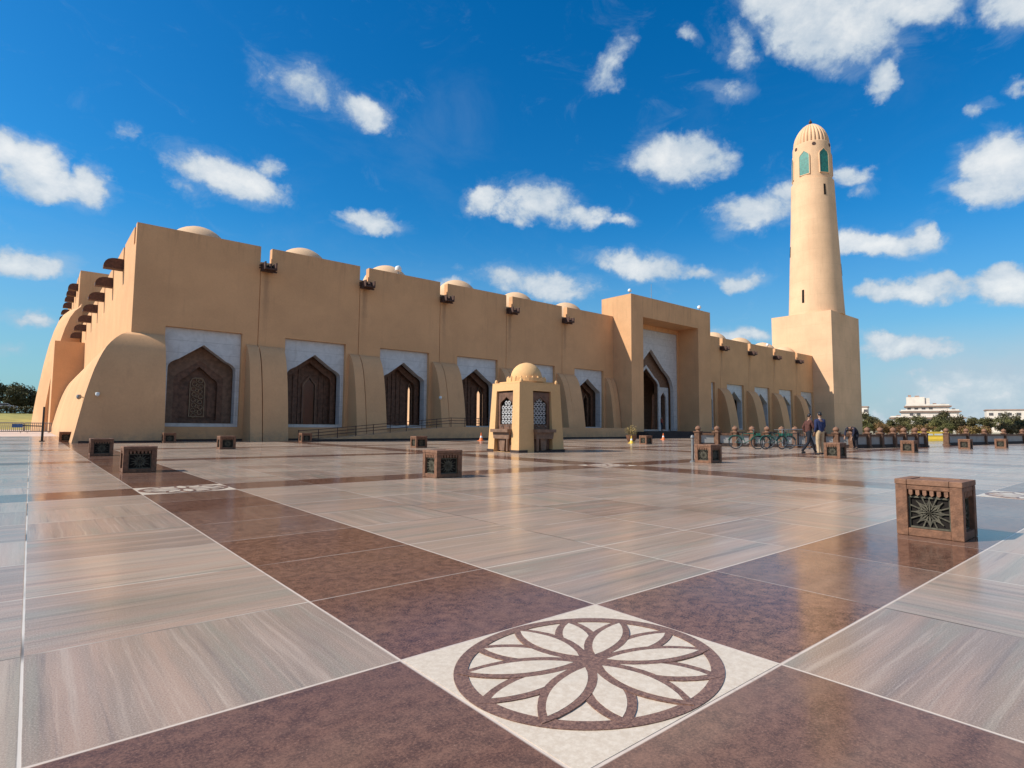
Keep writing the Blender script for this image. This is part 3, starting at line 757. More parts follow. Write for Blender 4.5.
# ------------------------------------------------------------------ stone bollard benches
def make_bench():
    T = thing('stone_bench', (0, 0, 0), 'x', 'bench', 'low carved stone benches on the plaza')
    a, b, h = .31, .275, .555
    m = MB(); cw = .1
    for sx_ in (-1, 1):
        for sy_ in (-1, 1):
            x0, x1 = sorted((sx_ * a, sx_ * (a - cw))); y0, y1 = sorted((sy_ * b, sy_ * (b - cw)))
            m.box(x0, x1, y0, y1, 0, h - .055)
    e = .006
    for s_ in (-1, 1):
        y0, y1 = sorted((s_ * (b - e), s_ * (b - .08)))
        m.box(-a + cw, a - cw, y0, y1, .0, .075).box(-a + cw, a - cw, y0, y1, h - .1, h - .055)
        x0, x1 = sorted((s_ * (a - e), s_ * (a - .08)))
        m.box(x0, x1, -b + cw, b - cw, .0, .075).box(x0, x1, -b + cw, b - cw, h - .1, h - .055)
    m.build('frame', M_sandst, T, bevel=.006)
    m = MB().box(-a - .004, a + .004, -b - .004, -b + .1, h - .053, h).box(-a - .004, a + .004, b - .1, b + .004, h - .053, h).box(-a - .004, -a + .1, -b + .102, b - .102, h - .053, h).box(a - .1, a + .004, -b + .102, b - .102, h - .053, h)
    m.box(-a + .103, a - .103, -b + .103, b - .103, h - .053, h - .008)
    m.build('top_slab', M_sandst2, T, bevel=.006)
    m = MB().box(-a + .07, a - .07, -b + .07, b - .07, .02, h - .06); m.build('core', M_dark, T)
    def face(fn, hw, name):
        d = MB(); nn = 6
        for i in range(nn):
            u = -hw + (i + .5) * 2 * hw / nn
            d.prism([(u - hw / nn * .55, h - .145), (u, h - .16), (u + hw / nn * .55, h - .145), (u + hw / nn * .55, h - .101), (u - hw / nn * .55, h - .101)], [], fn, .012, .06)
        d.prism([(-hw, h - .116), (hw, h - .116), (hw, h - .1015), (-hw, h - .1015)], [], fn, .062, .075); d.build('dentil_course', M_sandst2, T)
        g_ = MB(); z0, z1 = .078, h - .165; zc = (z0 + z1) / 2; R_ = min(hw, (z1 - z0) / 2)
        g_.prism([(-hw, z0), (hw, z0), (hw, z1), (-hw, z1)], [[(-hw + .016, z0 + .016), (hw - .016, z0 + .016), (hw - .016, z1 - .016), (-hw + .016, z1 - .016)]], fn, .045, .068)
        for k in range(16):
            t_ = 2 * pi * k / 16; L_ = R_ * (1.0 if k % 2 == 0 else 1.12)
            if k % 2 == 0:
                p_ = [(0, 0), (L_ * .45, .008), (L_ * 1.0, .004), (L_ * 1.0, -.004), (L_ * .45, -.008)]
            else:
                p_ = [(.2 * L_, .004), (L_ * 1.08, .007), (L_ * 1.08, -.007), (.2 * L_, -.004)]
            g_.prism([(u * cos(t_) - v * sin(t_), zc + u * sin(t_) + v * cos(t_)) for u, v in p_], [], fn, .048, .064 if k % 2 else .066)
            q = R_ * .8; t2 = t_ + pi / 8
            A_ = (q * cos(t_), q * sin(t_)); B_ = (q * .45 * cos(t2), q * .45 * sin(t2))
            if k % 2 == 0:
                for tt in (t_ + pi / 8, t_ - pi / 8):
                    B_ = (q * .52 * cos(tt), q * .52 * sin(tt)); dx_, dz_ = B_[0] - A_[0], B_[1] - A_[1]; l_ = sqrt(dx_ * dx_ + dz_ * dz_); nx, nz_ = -dz_ / l_ * .005, dx_ / l_ * .005
                    g_.prism([(A_[0] + nx, zc + A_[1] + nz_), (B_[0] + nx, zc + B_[1] + nz_), (B_[0] - nx, zc + B_[1] - nz_), (A_[0] - nx, zc + A_[1] - nz_)], [], fn, .05, .062)
        for rr_ in (.38, .66):
            oc = [(R_ * rr_ * (1 if k % 2 else .84) * cos(pi * k / 8), zc + R_ * rr_ * (1 if k % 2 else .84) * sin(pi * k / 8)) for k in range(16)]
            ic = [(u * .95, zc + (v - zc) * .95) for u, v in oc]
            g_.prism(oc, [ic], fn, .052, .0655)
        for sx_ in (-1, 1):
            for sz_ in (-1, 1):
                A_ = (sx_ * hw, zc + sz_ * (z1 - z0) / 2)
                for q_ in ((0.5, .95), (.95, .5)):
                    B_ = (sx_ * hw * q_[0], zc + sz_ * (z1 - z0) / 2 * q_[1] * .9)
        g_.build('grille', M_screen, T)
    face(lambda u, v, w: (-a + w, u, v), b - cw, 0); face(lambda u, v, w: (a - w, u, v), b - cw, 1)
    face(lambda u, v, w: (u, -b + w, v), a - cw, 2); face(lambda u, v, w: (u, b - w, v), a - cw, 3)
    return T
B0 = make_bench()
benches = [
 ((7.035, 1.73), 'nearest stone bench, on the right, with star grille in full sun', (.82, 1.0, 1)),
 ((1.87, 15.0), 'largest dark bench on the left, beside the white paving joint', None),
 ((6.63, 10.15), 'lone stone bench in the middle of the plaza, left of the kiosk', None),
 ((1.82, 23.0), 'dark bench behind and left of the largest dark bench on the left', None),
 ((1.60, 41.0), 'small dark bench at the foot of the curved corner buttress, farthest left', None),
 ((6.0, 37.0), 'tiny dark bench against the facade base, left of the first window', None),
 ((6.45, 26.6), 'small bench in front of the first arched window', None),
 ((14.5, 24.3), 'small bench in front of the third arched window', None),
 ((13.1, 35.5), 'tiny bench at the lower end of the access ramp', None),
 ((16.0, 9.68), 'stone bench beside the white bollard at the start of the balustrade', None),
 ((22.9, 8.65), 'stone bench beside the man in the navy jacket', None),
 ((31.6, 8.7), 'stone bench right of the bending person, in front of the balustrade', None),
 ((40.8, 8.5), 'distant bench before the gap in the balustrade, near the right edge', None),
 ((45.7, 7.75), 'farthest bench at the right edge of the photo', None),
 ((30.1, 22.6), 'small dark bench left of the portal steps', None)]
for i, ((x, y), lab, sc) in enumerate(benches):
    if i == 0:
        B0.location = (x, y, .002); B0['label'] = lab; B0.scale = sc
    else: dup(B0, (x, y, .002), 0, lab, sc=(1, 1, 1))

# ------------------------------------------------------------------ balustrades
def make_post():
    T = thing('balustrade_post', (0, 0, 0), 'x', 'post', 'stone posts with round finials')
    m = MB().box(-.2, .2, -.2, .2, 0, .1).box(-.16, .16, -.16, .16, .1, .8).box(-.2, .2, -.2, .2, .8, .88); m.build('shaft', M_postst, T, bevel=.01)
    MB().lathe([(.13, .88), (.11, .93), (.15, .97), (.17, 1.03), (.15, 1.1), (.1, 1.15), (.03, 1.18), (.01, 1.22)], (0, 0, 0), 16).build('finial', M_sandst2, T, smooth=True)
    return T
def make_panel(L_):
    T = thing('stone_barrier', (0, 0, 0), 'x', 'low wall', 'pale panels between the stone posts')
    h = L_ / 2 - .17
    MB().box(-h, h, -.1, .1, 0, .2).build('base_course', M_base, T)
    MB().box(-h, h, -.05, .05, .2, .66).build('marble_slab', M_slab, T)
    MB().box(-h, h, -.13, .13, .66, .78).build('top_rail', M_postst, T)
    return T
rowA = [(30.34, 19.0), (31.0, 18.16), (31.62, 17.37), (32.19, 16.64), (32.69, 15.99), (33.18, 15.38), (33.62, 14.81), (34.04, 14.27), (34.49, 13.69), (34.94, 13.12), (35.46, 12.53)]
rowB = [(35.46, 12.53), (36.92, 12.2), (38.16, 11.93), (39.45, 11.65), (40.52, 11.41), (41.74, 11.15), (42.71, 10.93)]
rowC = [(48.6, 11.16), (52.02, 10.76), (55.38, 10.36), (59.38, 9.89), (63.57, 9.4), (68.0, 8.9), (72.5, 8.4)]
P0 = make_post(); used = []
def post(x, y, lab):
    if not used: P0.location = (x, y, 0); P0['label'] = lab; used.append(1); return
    dup(P0, (x, y, 0), 0, lab)
for i, (x, y) in enumerate(rowA): post(x, y, 'stone finial post, %s from the left in the row before the facade' % ORD[i])
for i, (x, y) in enumerate(rowB[1:]): post(x, y, 'stone finial post, %s from the left right of the bending person' % ORD[i])
for i, (x, y) in enumerate(rowC): post(x, y, 'distant stone post with finial, %s from the left beyond the yellow barriers' % ORD[i])
def panels(row, txt, fit):
    for i, (p_, q_) in enumerate(zip(row, row[1:])):
        L_ = sqrt((p_[0] - q_[0]) ** 2 + (p_[1] - q_[1]) ** 2)
        T = make_panel(L_); T.location = ((p_[0] + q_[0]) / 2, (p_[1] + q_[1]) / 2, 0); T.rotation_euler = (0, 0, math.atan2(q_[1] - p_[1], q_[0] - p_[0]))
        T['label'] = 'pale low wall panel, %s from the left in %s' % (ORD[i], txt)
panels(rowA, 'the row before the facade', 1); panels(rowB, 'the row right of the bending person', 1); panels(rowC, 'the distant row at the right edge', 1)

# yellow plastic barriers
for i, (x, y) in enumerate(((66.2, 16.9), (68.6, 16.3))):
    pr = [(-.3, 0), (.3, 0), (.26, .2), (.14, .4), (.1, .9), (-.1, .9), (-.14, .4), (-.26, .2)]
    T = thing('yellow_barrier', (x, y, 0), 'yellow plastic road barrier in the gap of the balustrade, %s one' % ('left' if i == 0 else 'right'), 'barrier', 'yellow barriers')
    b = MB().prism(pr, [], lambda u, v, w: (x + w * .76 + u * .64, y - w * .64 + u * .76, v), -.85, .85); b.build('barrier_body', M_yellow, T)
    MB().prism([(-.105, .55), (.105, .55), (.105, .7), (-.105, .7)], [], lambda u, v, w: (x + w * .76 + u * 1.3 * .64, y - w * .64 + u * 1.3 * .76, v), -.7, .7).build('reflective_band', M_white, T)

# white bollard
T = thing('bollard', (15.84, 10.12, 0), 'thin pale bollard with ball top beside a stone bench', 'bollard')
MB().lathe([(.09, 0), (.09, .03), (.04, .05), (.04, .72)], (15.84, 10.12, 0), 12).build('bollard_post', M_steel, T, smooth=True)
MB().lathe([(.03, .7), (.06, .74), (.065, .77), (.045, .82), (.01, .84)], (15.84, 10.12, 0), 14).build('ball_top', M_steel, T, smooth=True)

# crowd barriers (steel) near the bicycles and at far left
def crowd_barrier(x, y, rz, L_, label, h=1.02, group='steel crowd barriers'):
    T = thing('crowd_barrier', (x, y, 0), label, 'barrier', group)
    T.rotation_euler = (0, 0, rz)
    m = MB(); a = L_ / 2
    for p_, q_ in (((-a, 0, .15), (-a, 0, h)), ((a, 0, .15), (a, 0, h)), ((-a, 0, h), (a, 0, h)), ((-a, 0, .18), (a, 0, .18))): m.tube(p_, q_, .024 if y < 60 else .045, n=8)
    o = MB.build; fr = m; me = fr.v
    fr.v = [(v[0] + x, v[1] + y, v[2]) for v in fr.v]; fr.build('barrier_frame', M_steel, T)
    m = MB(); n_ = int(L_ / .14)
    for i in range(1, n_): m.tube((-a + L_ * i / n_ + x, y, .18), (-a + L_ * i / n_ + x, y, h), .009 if y < 60 else .03, n=5)
    m.build('barrier_bars', M_steel, T)
    for s_ in (-1, 1):
        f = MB().tube((x + s_ * a * .8, y - .28, .02), (x + s_ * a * .8, y + .28, .02), .02, n=6).tube((x + s_ * a * .8, y, .02), (x + s_ * a * .8, y, .18), .02, n=6); f.build('foot', M_steel, T)
crowd_barrier(31.1, 13.6, -.35, 2.0, 'steel crowd barrier standing right of the green bicycles')
for i in range(4): crowd_barrier(-4.6 + 2.15 * i - 1.2, 75.3, 0, 2.05, 'steel barrier across the path at far left, %s from the left' % ORD[i])
# gate pole
T = thing('barrier_post', (.57, 41.8, 0), 'tall dark post with a side arm, left of the curved buttress', 'post')
MB().tube((.57, 41.8, 0), (.57, 41.8, 1.95), .06, .05, 10).box(.45, .69, 41.68, 41.92, 0, .05).build('pole', M_black, T)
MB().tube((.55, 41.8, .86), (-.62, 42.3, .9), .03, n=8).build('arm', M_black, T)
MB().box(-.75, -.3, 42.1, 42.4, .78, .98).build('arm_box', M_blue, T)

# cones
def cone(x, y, h, mt, lab, z=0):
    T = thing('traffic_cone', (x, y, z), lab, 'cone', 'traffic cones')
    MB().lathe([(h * .3, .035), (h * .27, .06), (h * .16, h * .4)], (x, y, z), 16).lathe([(h * .108, h * .62), (h * .05, h)], (x, y, z), 16).box(x - h * .34, x + h * .34, y - h * .34, y + h * .34, z, z + .035).build('cone_body', mt, T, smooth=True)
    MB().lathe([(h * .164, h * .4), (h * .112, h * .62)], (x, y, z), 16).build('reflective_band', M_white, T, smooth=True)
cone(25.2, 33.5, .6, M_orange, 'orange traffic cone at the left edge of the kiosk')
cone(43.3, 30.6, .58, M_orange, 'orange traffic cone in front of the portal steps')
cone(31.2, 24.6, .5, M_yellow, 'yellow cone left of the portal beside a dark bench')

# planter with dry shrub left of the portal
T = thing('potted_shrub', (35.0, 27.6, 0), 'dry brown shrub in a stone pot left of the portal steps', 'potted plant')
MB().lathe([(.22, 0), (.32, .1), (.4, .4), (.42, .48), (.36, .48)], (35, 27.6, 0), 16).build('pot', M_sandst, T, smooth=True)
m = MB(); rr = random.Random(5)
for i in range(220):
    d = Vector((rr.gauss(0, 1), rr.gauss(0, 1), rr.gauss(0, .7))); d = d.normalized() * (.48 * rr.random() ** .4); c = Vector((35, 27.6, .82)) + d
    u = Vector((rr.gauss(0, 1), rr.gauss(0, 1), rr.gauss(0, 1))).normalized() * .07; v = u.orthogonal().normalized() * .035
    m.add([c - u, c + v, c + u, c - v], [(0, 1, 2, 3)])
m.build('shrub_foliage', M_leafB, T)

# ------------------------------------------------------------------ bicycles
def make_bike():
    T = thing('bicycle', (0, 0, 0), 'x', 'bicycle', 'green bicycles')
    for s_ in (-1, 1):
        c = (s_ * .54, 0, .34)
        wm = MB().torus(c, (0, 1, 0), .32, .022, 28, 6); wo = wm.build('wheel', M_black, T)
        rm = MB().torus(c, (0, 1, 0), .29, .009, 24, 5).tube((c[0], -.04, c[2]), (c[0], .04, c[2]), .025, n=8)
        for k in range(12): a = pi * k / 6; rm.tube(c, (c[0] + .29 * cos(a), 0, c[2] + .29 * sin(a)), .003, n=3)
        ro = rm.build('rim', M_steel, T); ro.parent = wo
    m = MB(); P = dict(bb=(-.08, 0, .3), seat=(-.2, 0, .78), head=(.36, 0, .8), fork=(.54, 0, .34), rear=(-.54, 0, .34), hb=(.39, 0, .58), bar=(.33, 0, .95))
    for a, b, r_ in (('bb', 'seat', .018), ('seat', 'head', .018), ('bb', 'hb', .02), ('bb', 'rear', .012), ('seat', 'rear', .01), ('hb', 'fork', .014), ('hb', 'bar', .017)): m.tube(P[a], P[b], r_, n=7)
    m.build('bicycle_frame', M_bgreen, T)
    # mudguards
    for s_ in (-1, 1):
        g_ = MB(); c = (s_ * .54, 0, .34)
        for k in range(9):
            a0 = pi * (.1 + .09 * k) ; a1 = a0 + pi * .09; r_ = .365
            g_.tube((c[0] + r_ * cos(a0), 0, c[2] + r_ * sin(a0)), (c[0] + r_ * cos(a1), 0, c[2] + r_ * sin(a1)), .022, n=5)
        g_.build('mudguard', M_bgreen, T)
    MB().tube((.33, -.28, 1.0), (.33, .28, 1.0), .013, n=6).tube((.33, 0, .95), (.33, 0, 1.0), .015, n=6).build('handlebar', M_steel, T)
    MB().prism([(-.34, 0), (-.32, .07), (-.12, .03), (-.04, .0), (-.12, -.03), (-.32, -.07)], [], XY, .84, .89).tube((-.2, 0, .78), (-.2, 0, .84), .014, n=6).build('saddle', M_black, T)
    MB().tube((-.08, -.09, .3), (-.08, .09, .3), .012, n=6).tube((-.08, .09, .3), (.07, .09, .26), .01, n=5).tube((-.08, -.09, .3), (-.23, -.09, .34), .01, n=5).torus((-.08, -.05, .3), (0, 1, 0), .09, .008, 16, 4).build('crank', M_steel, T)
    bk = MB().box(.46, .66, -.13, .13, .7, .82); bk.build('basket', M_bgreen, T)
    return T
K0 = make_bike()
for i, (x, y, rz, lab) in enumerate(((28.35, 14.95, -.95, 'leftmost green bicycle parked before the balustrade'), (29.3, 14.0, -.35, 'middle green bicycle, the one nearest the camera'), (30.6, 14.35, -.8, 'rightmost green bicycle beside the steel barrier'))):
    if i == 0: K0.location = (x, y, 0); K0.rotation_euler = (0, 0, rz); K0['label'] = lab
    else: dup(K0, (x, y, 0), rz, lab)

# ------------------------------------------------------------------ cameras and lights
def seccam(loc, dirv, lab, on='wall', sc=1.0, m1=M_white):
    T = thing('security_camera', loc, lab, 'camera', 'security cameras and roof lamps')
    L_ = Vector(loc); d = Vector(dirv).normalized()
    MB().tube(L_, L_ + d * .35 * sc, .03 * sc, n=8).build('bracket', M_black, T)
    e = L_ + d * .4 * sc
    MB().lathe([(.02 * sc, .16 * sc), (.13 * sc, .14 * sc), (.16 * sc, .02 * sc), (.14 * sc, -.1 * sc), (.06 * sc, -.18 * sc), (.01, -.2 * sc)], e, 16).build('lamp_head', m1, T, smooth=True)
seccam((2.25, 39.0, 2.45), (-1, -.2, .1), 'grey security camera on the lit side of the corner buttress', sc=.75, m1=M_steel)
seccam((2.72, 38.5, 2.6), (0, -1, .1), 'white security camera on the shaded front of the corner buttress', sc=.65)
seccam((24.9, 38.75, 3.3), (-.2, -1, 0), 'small white lamp on the buttress right of the third window', sc=.75)
def rooflamp(loc, lab, sc=1.0):
    T = thing('roof_floodlight', loc, lab, 'floodlight', 'roof floodlights'); x, y, z = loc
    MB().tube((x, y, z), (x, y, z + .5 * sc), .05 * sc, n=8).build('stand', M_steel, T)
    MB().tube((x - .35 * sc, y, z + .5 * sc), (x + .35 * sc, y, z + .5 * sc), .04 * sc, n=6).lathe([(.05 * sc, 0), (.3 * sc, .05 * sc), (.34 * sc, .25 * sc), (.26 * sc, .45 * sc), (.05 * sc, .55 * sc)], (x, y, z + .45 * sc), 14).build('lamp_head', M_white, T, smooth=True)
rooflamp((21.95, 40.5, 13.05), 'white dome shaped floodlight on the roof edge of the left wing', .8)
rooflamp((47.95, 37.9, 15.15), 'pale floodlight on the left top corner of the portal', .6)
rooflamp((61.2, 37.9, 15.15), 'pale floodlight on the right top corner of the portal', .7)
rooflamp((83.6, 40.5, 13.05), 'small floodlight on the right wing roof beside the tower', .7)
T = thing('antenna_mast', (51.7, 37.9, 15.15), 'thin antenna rod standing on the portal roof', 'antenna')
MB().tube((51.7, 37.9, 15.15), (51.7, 37.9, 16.9), .035, .02, 6).build('rod', M_steel, T)
MB().box(51.55, 51.85, 37.8, 38.0, 15.15, 15.25).build('foot_plate', M_steel, T)

# ------------------------------------------------------------------ people
def skin(name, V, E_, Rr, m, parent, levels=1, root=0):
    me = bpy.data.meshes.new(name); me.from_pydata([tuple(v) for v in V], E_, []); me.materials.append(m)
    o = bpy.data.objects.new(name, me); C.objects.link(o); o.parent = parent
    sk = o.modifiers.new('skin', 'SKIN'); sk.use_smooth_shade = True
    ly = me.skin_vertices[0] if me.skin_vertices else None
    if ly is None:
        bm = bmesh.new(); bm.from_mesh(me); bm.verts.layers.skin.verify(); bm.to_mesh(me); bm.free(); ly = me.skin_vertices[0]
    for i, r_ in enumerate(Rr): ly.data[i].radius = r_ if isinstance(r_, tuple) else (r_, r_)
    ly.data[root].use_root = True
    ss = o.modifiers.new('sub', 'SUBSURF'); ss.levels = levels; ss.render_levels = levels
    return o
def person(loc, rz, J, label, top, legs, shoes, collar=None, long_coat=False, hairr=1.0):
    """J: joints in local metres, facing +Y. left/right pairs as lists"""
    T = thing('person', loc, label, 'person'); T.rotation_euler = (0, 0, rz)
    V = Vector
    pel, che, nek, hed = V(J['pelvis']), V(J['chest']), V(J['neck']), V(J['head'])
    up = (hed - nek).normalized(); fw = V(J.get('face', (0, 1, 0))).normalized()
    VV = [pel, (pel + che) / 2, che, nek, nek + up * .06, hed - up * .02, hed + up * .09]; EE = [(0, 1), (1, 2), (2, 3), (3, 4), (4, 5), (5, 6)]; RR = [(.13, .10), (.12, .095), (.145, .1), .055, .055, (.078, .092), (.062, .075)]
    def add(v, par, r_): VV.append(V(v)); RR.append(r_); EE.append((par, len(VV) - 1)); return len(VV) - 1
    for s_ in (0, 1):
        sh, el, ha = J['shoulder'][s_], J['elbow'][s_], J['hand'][s_]
        a = add(sh, 2, .052); b = add(el, a, .04); c = add(ha, b, .027)
        d = (V(ha) - V(el)).normalized(); side = d.cross(V((0, 1, 0))).normalized() if abs(d.y) < .9 else V((1, 0, 0))
        pal = add(V(ha) + d * .05, c, (.034, .016)); pal2 = add(V(ha) + d * .09, pal, (.036, .014))
        lens = (.075, .085, .08, .06)
        for q in range(4):
            off = side * (.027 - .018 * q); k1 = add(V(ha) + d * (.1) + off, pal2, .0095)
            k2 = add(V(ha) + d * (.1 + lens[q] * .5) + off + fw * .008, k1, .0085); add(V(ha) + d * (.1 + lens[q] * .85) + off + fw * .03, k2, .007)
        t1 = add(V(ha) + d * .05 + side * .045, pal, .011); add(V(ha) + d * .09 + side * .06 + fw * .01, t1, .009)
        hp, kn, an, toe = J['hip'][s_], J['knee'][s_], J['ankle'][s_], J['toe'][s_]
        a = add(hp, 0, .08); b = add(kn, a, .055); c = add(an, b, .036); add(toe, c, .03)
    skin('body', VV, EE, RR, M_skin, T)
    # facial features
    f = MB(); ctr = hed + up * .01; rg = fw.cross(up).normalized()
    f.tube(ctr + fw * .085, ctr + fw * .112 - up * .03, .012, .018, 8); f.tube(ctr + rg * .078 - fw * .005 - up * .03, ctr + rg * .078 - fw * .005 + up * .03, .014, n=8); f.tube(ctr - rg * .078 - fw * .005 - up * .03, ctr - rg * .078 - fw * .005 + up * .03, .014, n=8)
    ff = MB(); ff.v = f.v; ff.f = f.f; ff.m = f.m
    me = bpy.data.meshes.new('face_features'); me.from_pydata(ff.v, [], ff.f); me.materials.append(M_skin); o = bpy.data.objects.new('nose_and_ears', me); C.objects.link(o); o.parent = T
    f = MB()
    for s_ in (-1, 1): f.tube(ctr + fw * .083 + rg * .03 * s_ + up * .012, ctr + fw * .092 + rg * .03 * s_ + up * .012, .009, n=8)
    f.tube(ctr + fw * .086 - rg * .025 - up * .055, ctr + fw * .086 + rg * .025 - up * .055, .006, n=6)
    me = bpy.data.meshes.new('eyes_and_mouth'); me.from_pydata(f.v, [], f.f); me.materials.append(M_hair); o = bpy.data.objects.new('eyes_and_mouth', me); C.objects.link(o); o.parent = T
    skin('hair', [hed - up * .05 - fw * .045, hed + up * .03 - fw * .045, hed + up * .085 - fw * .015, hed + up * .105 + fw * .035], [(0, 1), (1, 2), (2, 3)], [(.06, .05), (.086, .08), (.084, .08), (.058, .05)], M_hair, T)
    # trousers
    W = [pel + (che - pel).normalized() * .13, pel]; E2 = [(0, 1)]; R2 = [(.155, .125), (.16, .13)]
    for s_ in (0, 1):
        k = len(W); an = V(J['ankle'][s_]); kn = V(J['knee'][s_]); hp = V(J['hip'][s_])
        W += [hp, (hp + kn) / 2, kn, (kn + an) / 2, an - (kn - an).normalized() * .035]; E2 += [(1, k), (k, k + 1), (k + 1, k + 2), (k + 2, k + 3), (k + 3, k + 4)]; R2 += [.098, .088, .072, .062, .056]
    skin('trousers', W, E2, R2, legs, T, root=1)
    W = [pel - (che - pel).normalized() * .03 if not long_coat else pel + V((0, 0, -.15)), (pel + che) / 2, che, che + (nek - che) * .65]; E2 = [(0, 1), (1, 2), (2, 3)]; R2 = [(.178, .142), (.165, .135), (.18, .13), (.1, .08)]
    for s_ in (0, 1):
        k = len(W); sh, el, ha = V(J['shoulder'][s_]), V(J['elbow'][s_]), V(J['hand'][s_])
        W += [sh, (sh + el) / 2, el, ha + (el - ha).normalized() * .03]; E2 += [(2, k), (k, k + 1), (k + 1, k + 2), (k + 2, k + 3)]; R2 += [.076, .068, .06, .044]
    skin('jacket', W, E2, R2, top, T, root=1)
    if collar: skin('collar', [nek - up * .035, nek + up * .015], [(0, 1)], [(.078, .07), (.068, .062)], collar, T)
    for s_ in (0, 1):
        an, toe = V(J['ankle'][s_]), V(J['toe'][s_]); he = an - (toe - an).normalized() * .05; he.z = toe.z
        skin('shoe', [he, (he + toe) / 2 + V((0, 0, .012)), toe], [(0, 1), (1, 2)], [(.045, .042), (.05, .046), (.042, .035)], shoes, T)
    return T
stride = dict(pelvis=(0, 0, .92), chest=(0, .04, 1.28), neck=(0, .05, 1.46), head=(0, .08, 1.6), shoulder=[(-.19, .04, 1.38), (.19, .04, 1.38)], elbow=[(-.24, -.1, 1.12), (.24, .12, 1.12)], hand=[(-.22, -.02, .88), (.2, .32, .96)],
              hip=[(-.1, 0, .88), (.1, 0, .88)], knee=[(-.1, .2, .5), (.1, -.06, .48)], ankle=[(-.1, .34, .09), (.1, -.34, .12)], toe=[(-.1, .5, .045), (.1, -.2, .04)])
stand = dict(pelvis=(0, 0, .95), chest=(0, 0, 1.3), neck=(0, 0, 1.49), head=(.02, .03, 1.63), shoulder=[(-.2, 0, 1.41), (.2, 0, 1.41)], elbow=[(-.225, -.03, 1.13), (.23, .02, 1.13)], hand=[(-.21, .08, .9), (.2, .22, 1.02)],
              hip=[(-.1, 0, .9), (.1, 0, .9)], knee=[(-.11, .03, .49), (.12, .06, .49)], ankle=[(-.13, -.03, .09), (.14, .06, .09)], toe=[(-.15, .12, .045), (.18, .2, .045)], face=(.2, 1, 0))
bend = dict(pelvis=(0, -.18, .93), chest=(0, .16, 1.12), neck=(0, .32, 1.1), head=(0, .46, 1.04), shoulder=[(-.19, .24, 1.12), (.19, .24, 1.12)], elbow=[(-.22, .3, .85), (.22, .36, .88)], hand=[(-.18, .4, .62), (.16, .5, .66)],
              hip=[(-.1, -.16, .89), (.1, -.16, .89)], knee=[(-.11, -.06, .48), (.11, -.14, .48)], ankle=[(-.12, -.1, .09), (.12, -.2, .09)], toe=[(-.13, .06, .045), (.13, -.04, .045)], face=(0, .6, -.8))
person((25.9, 10.85, .0), RD(-128), stride, 'person walking in a maroon top and black trousers, leftmost of the two beside the bench', M_maroon, M_black_cloth, M_black)
person((24.95, 9.98, .0), RD(-25), stand, 'person standing in a navy jacket and beige trousers, seen from behind', M_navy, M_beige, M_black, collar=M_whitec)
person((34.3, 12.0, .0), RD(75), bend, 'person in dark clothes bending over beside the balustrade', M_navyd, M_black_cloth, M_black)
person((56.3, 40.0, .66), RD(200), stand, 'small distant person in a red top in the portal opening', M_redc, M_navyd, M_black)

# ------------------------------------------------------------------ far hotel
HT = thing('hotel', (380, 95, 0), 'pale stepped hotel with terraces rising beyond the trees on the right', 'building')
fwd = Vector((.965, .262, 0)); rgt = Vector((.262, -.965, 0)); hc = Vector((387, 98.5, -3.4)); hsc = .92
def hb(mb, u0, u1, d0, d1, z0, z1):
    vs = [hc + rgt * (u * hsc) + fwd * d for u, d in ((u0, d0), (u1, d0), (u1, d1), (u0, d1))]
    mb.add([(v.x, v.y, z + (hc.z - 1.6 if hc.z < -1 else 0)) for z in (z0, z1) for v in vs], [(0, 3, 2, 1), (4, 5, 6, 7), (0, 1, 5, 4), (1, 2, 6, 5), (2, 3, 7, 6), (3, 0, 4, 7)])
tiers = [(-19, 22, 0, 20, 0, 9.2), (-17.5, 19, 1, 20, 9.2, 13.0), (-12, 17, 2.4, 20, 13.0, 16.6), (-9.5, 12.5, 3.6, 20, 16.6, 19.6), (-9.0, 0.5, 5.2, 16, 19.6, 25.0)]
m = MB()
for t_ in tiers: hb(m, *t_)
hb(m, 0.5, 3.0, 6, 14, 19.6, 24.4)
m.build('hotel_wall', M_hotel, HT)
m = MB()
for (u0, u1, d0, d1, z0, z1) in tiers[:4]: hb(m, u0 - .8, u1 + 1.2, d0 - .9, d1, z1 - .35, z1 + .25)
m.build('terrace_roof', M_roofm, HT)
for (u0, u1, d0, z0, z1) in ((-19, 22, 0, 5.0, 8.0), (-17.5, 19, 1, 9.9, 12), (-12, 17, 2.4, 13.7, 15.6), (-9.5, 12.5, 3.6, 17.2, 18.8)):
    n_ = int((u1 - u0) / 3.6)
    for i in range(n_):
        if random.random() < .2: continue
        m = MB(); ua = u0 + (i + .25) * (u1 - u0) / n_; hb(m, ua, ua + 1.9, d0 - .05, d0 + .2, z0, z1); m.build('window', M_hwin, HT)
m = MB()
for i in range(9):
    ua = 6 + i * 1.9; hb(m, ua, ua + .5, -3.0, -2.4, 0, 9)
hb(m, 5.5, 23, -3.2, 0, 9.0, 9.6); m.build('portico', M_hotel, HT)
m = MB()
for (a_, w_, d0_, z_, h_) in ((-8, 1.6, 7, 25.02, 1.3), (-4.5, 2.4, 8, 25.02, .9), (4.5, 1.8, 6, 19.9, 1.5), (8.5, 2.6, 7, 19.9, 1.1), (14, 1.5, 6, 16.9, 1.4), (-14.5, 2, 6, 13.3, 1.3)): hb(m, a_, a_ + w_, d0_, d0_ + 2, z_, z_ + h_)
m.build('roof_equipment', M_roofm, HT)
for (u0, u1, d0, z1) in ((-19, 22, -.9, 9.45), (-17.5, 19, .1, 13.25), (-12, 17, 1.5, 16.85), (-9.5, 12.5, 2.7, 19.85)):
    m = MB(); hb(m, u0, u1, d0 - .25, d0 - .15, z1, z1 + .8); m.build('parapet', M_hotel, HT)
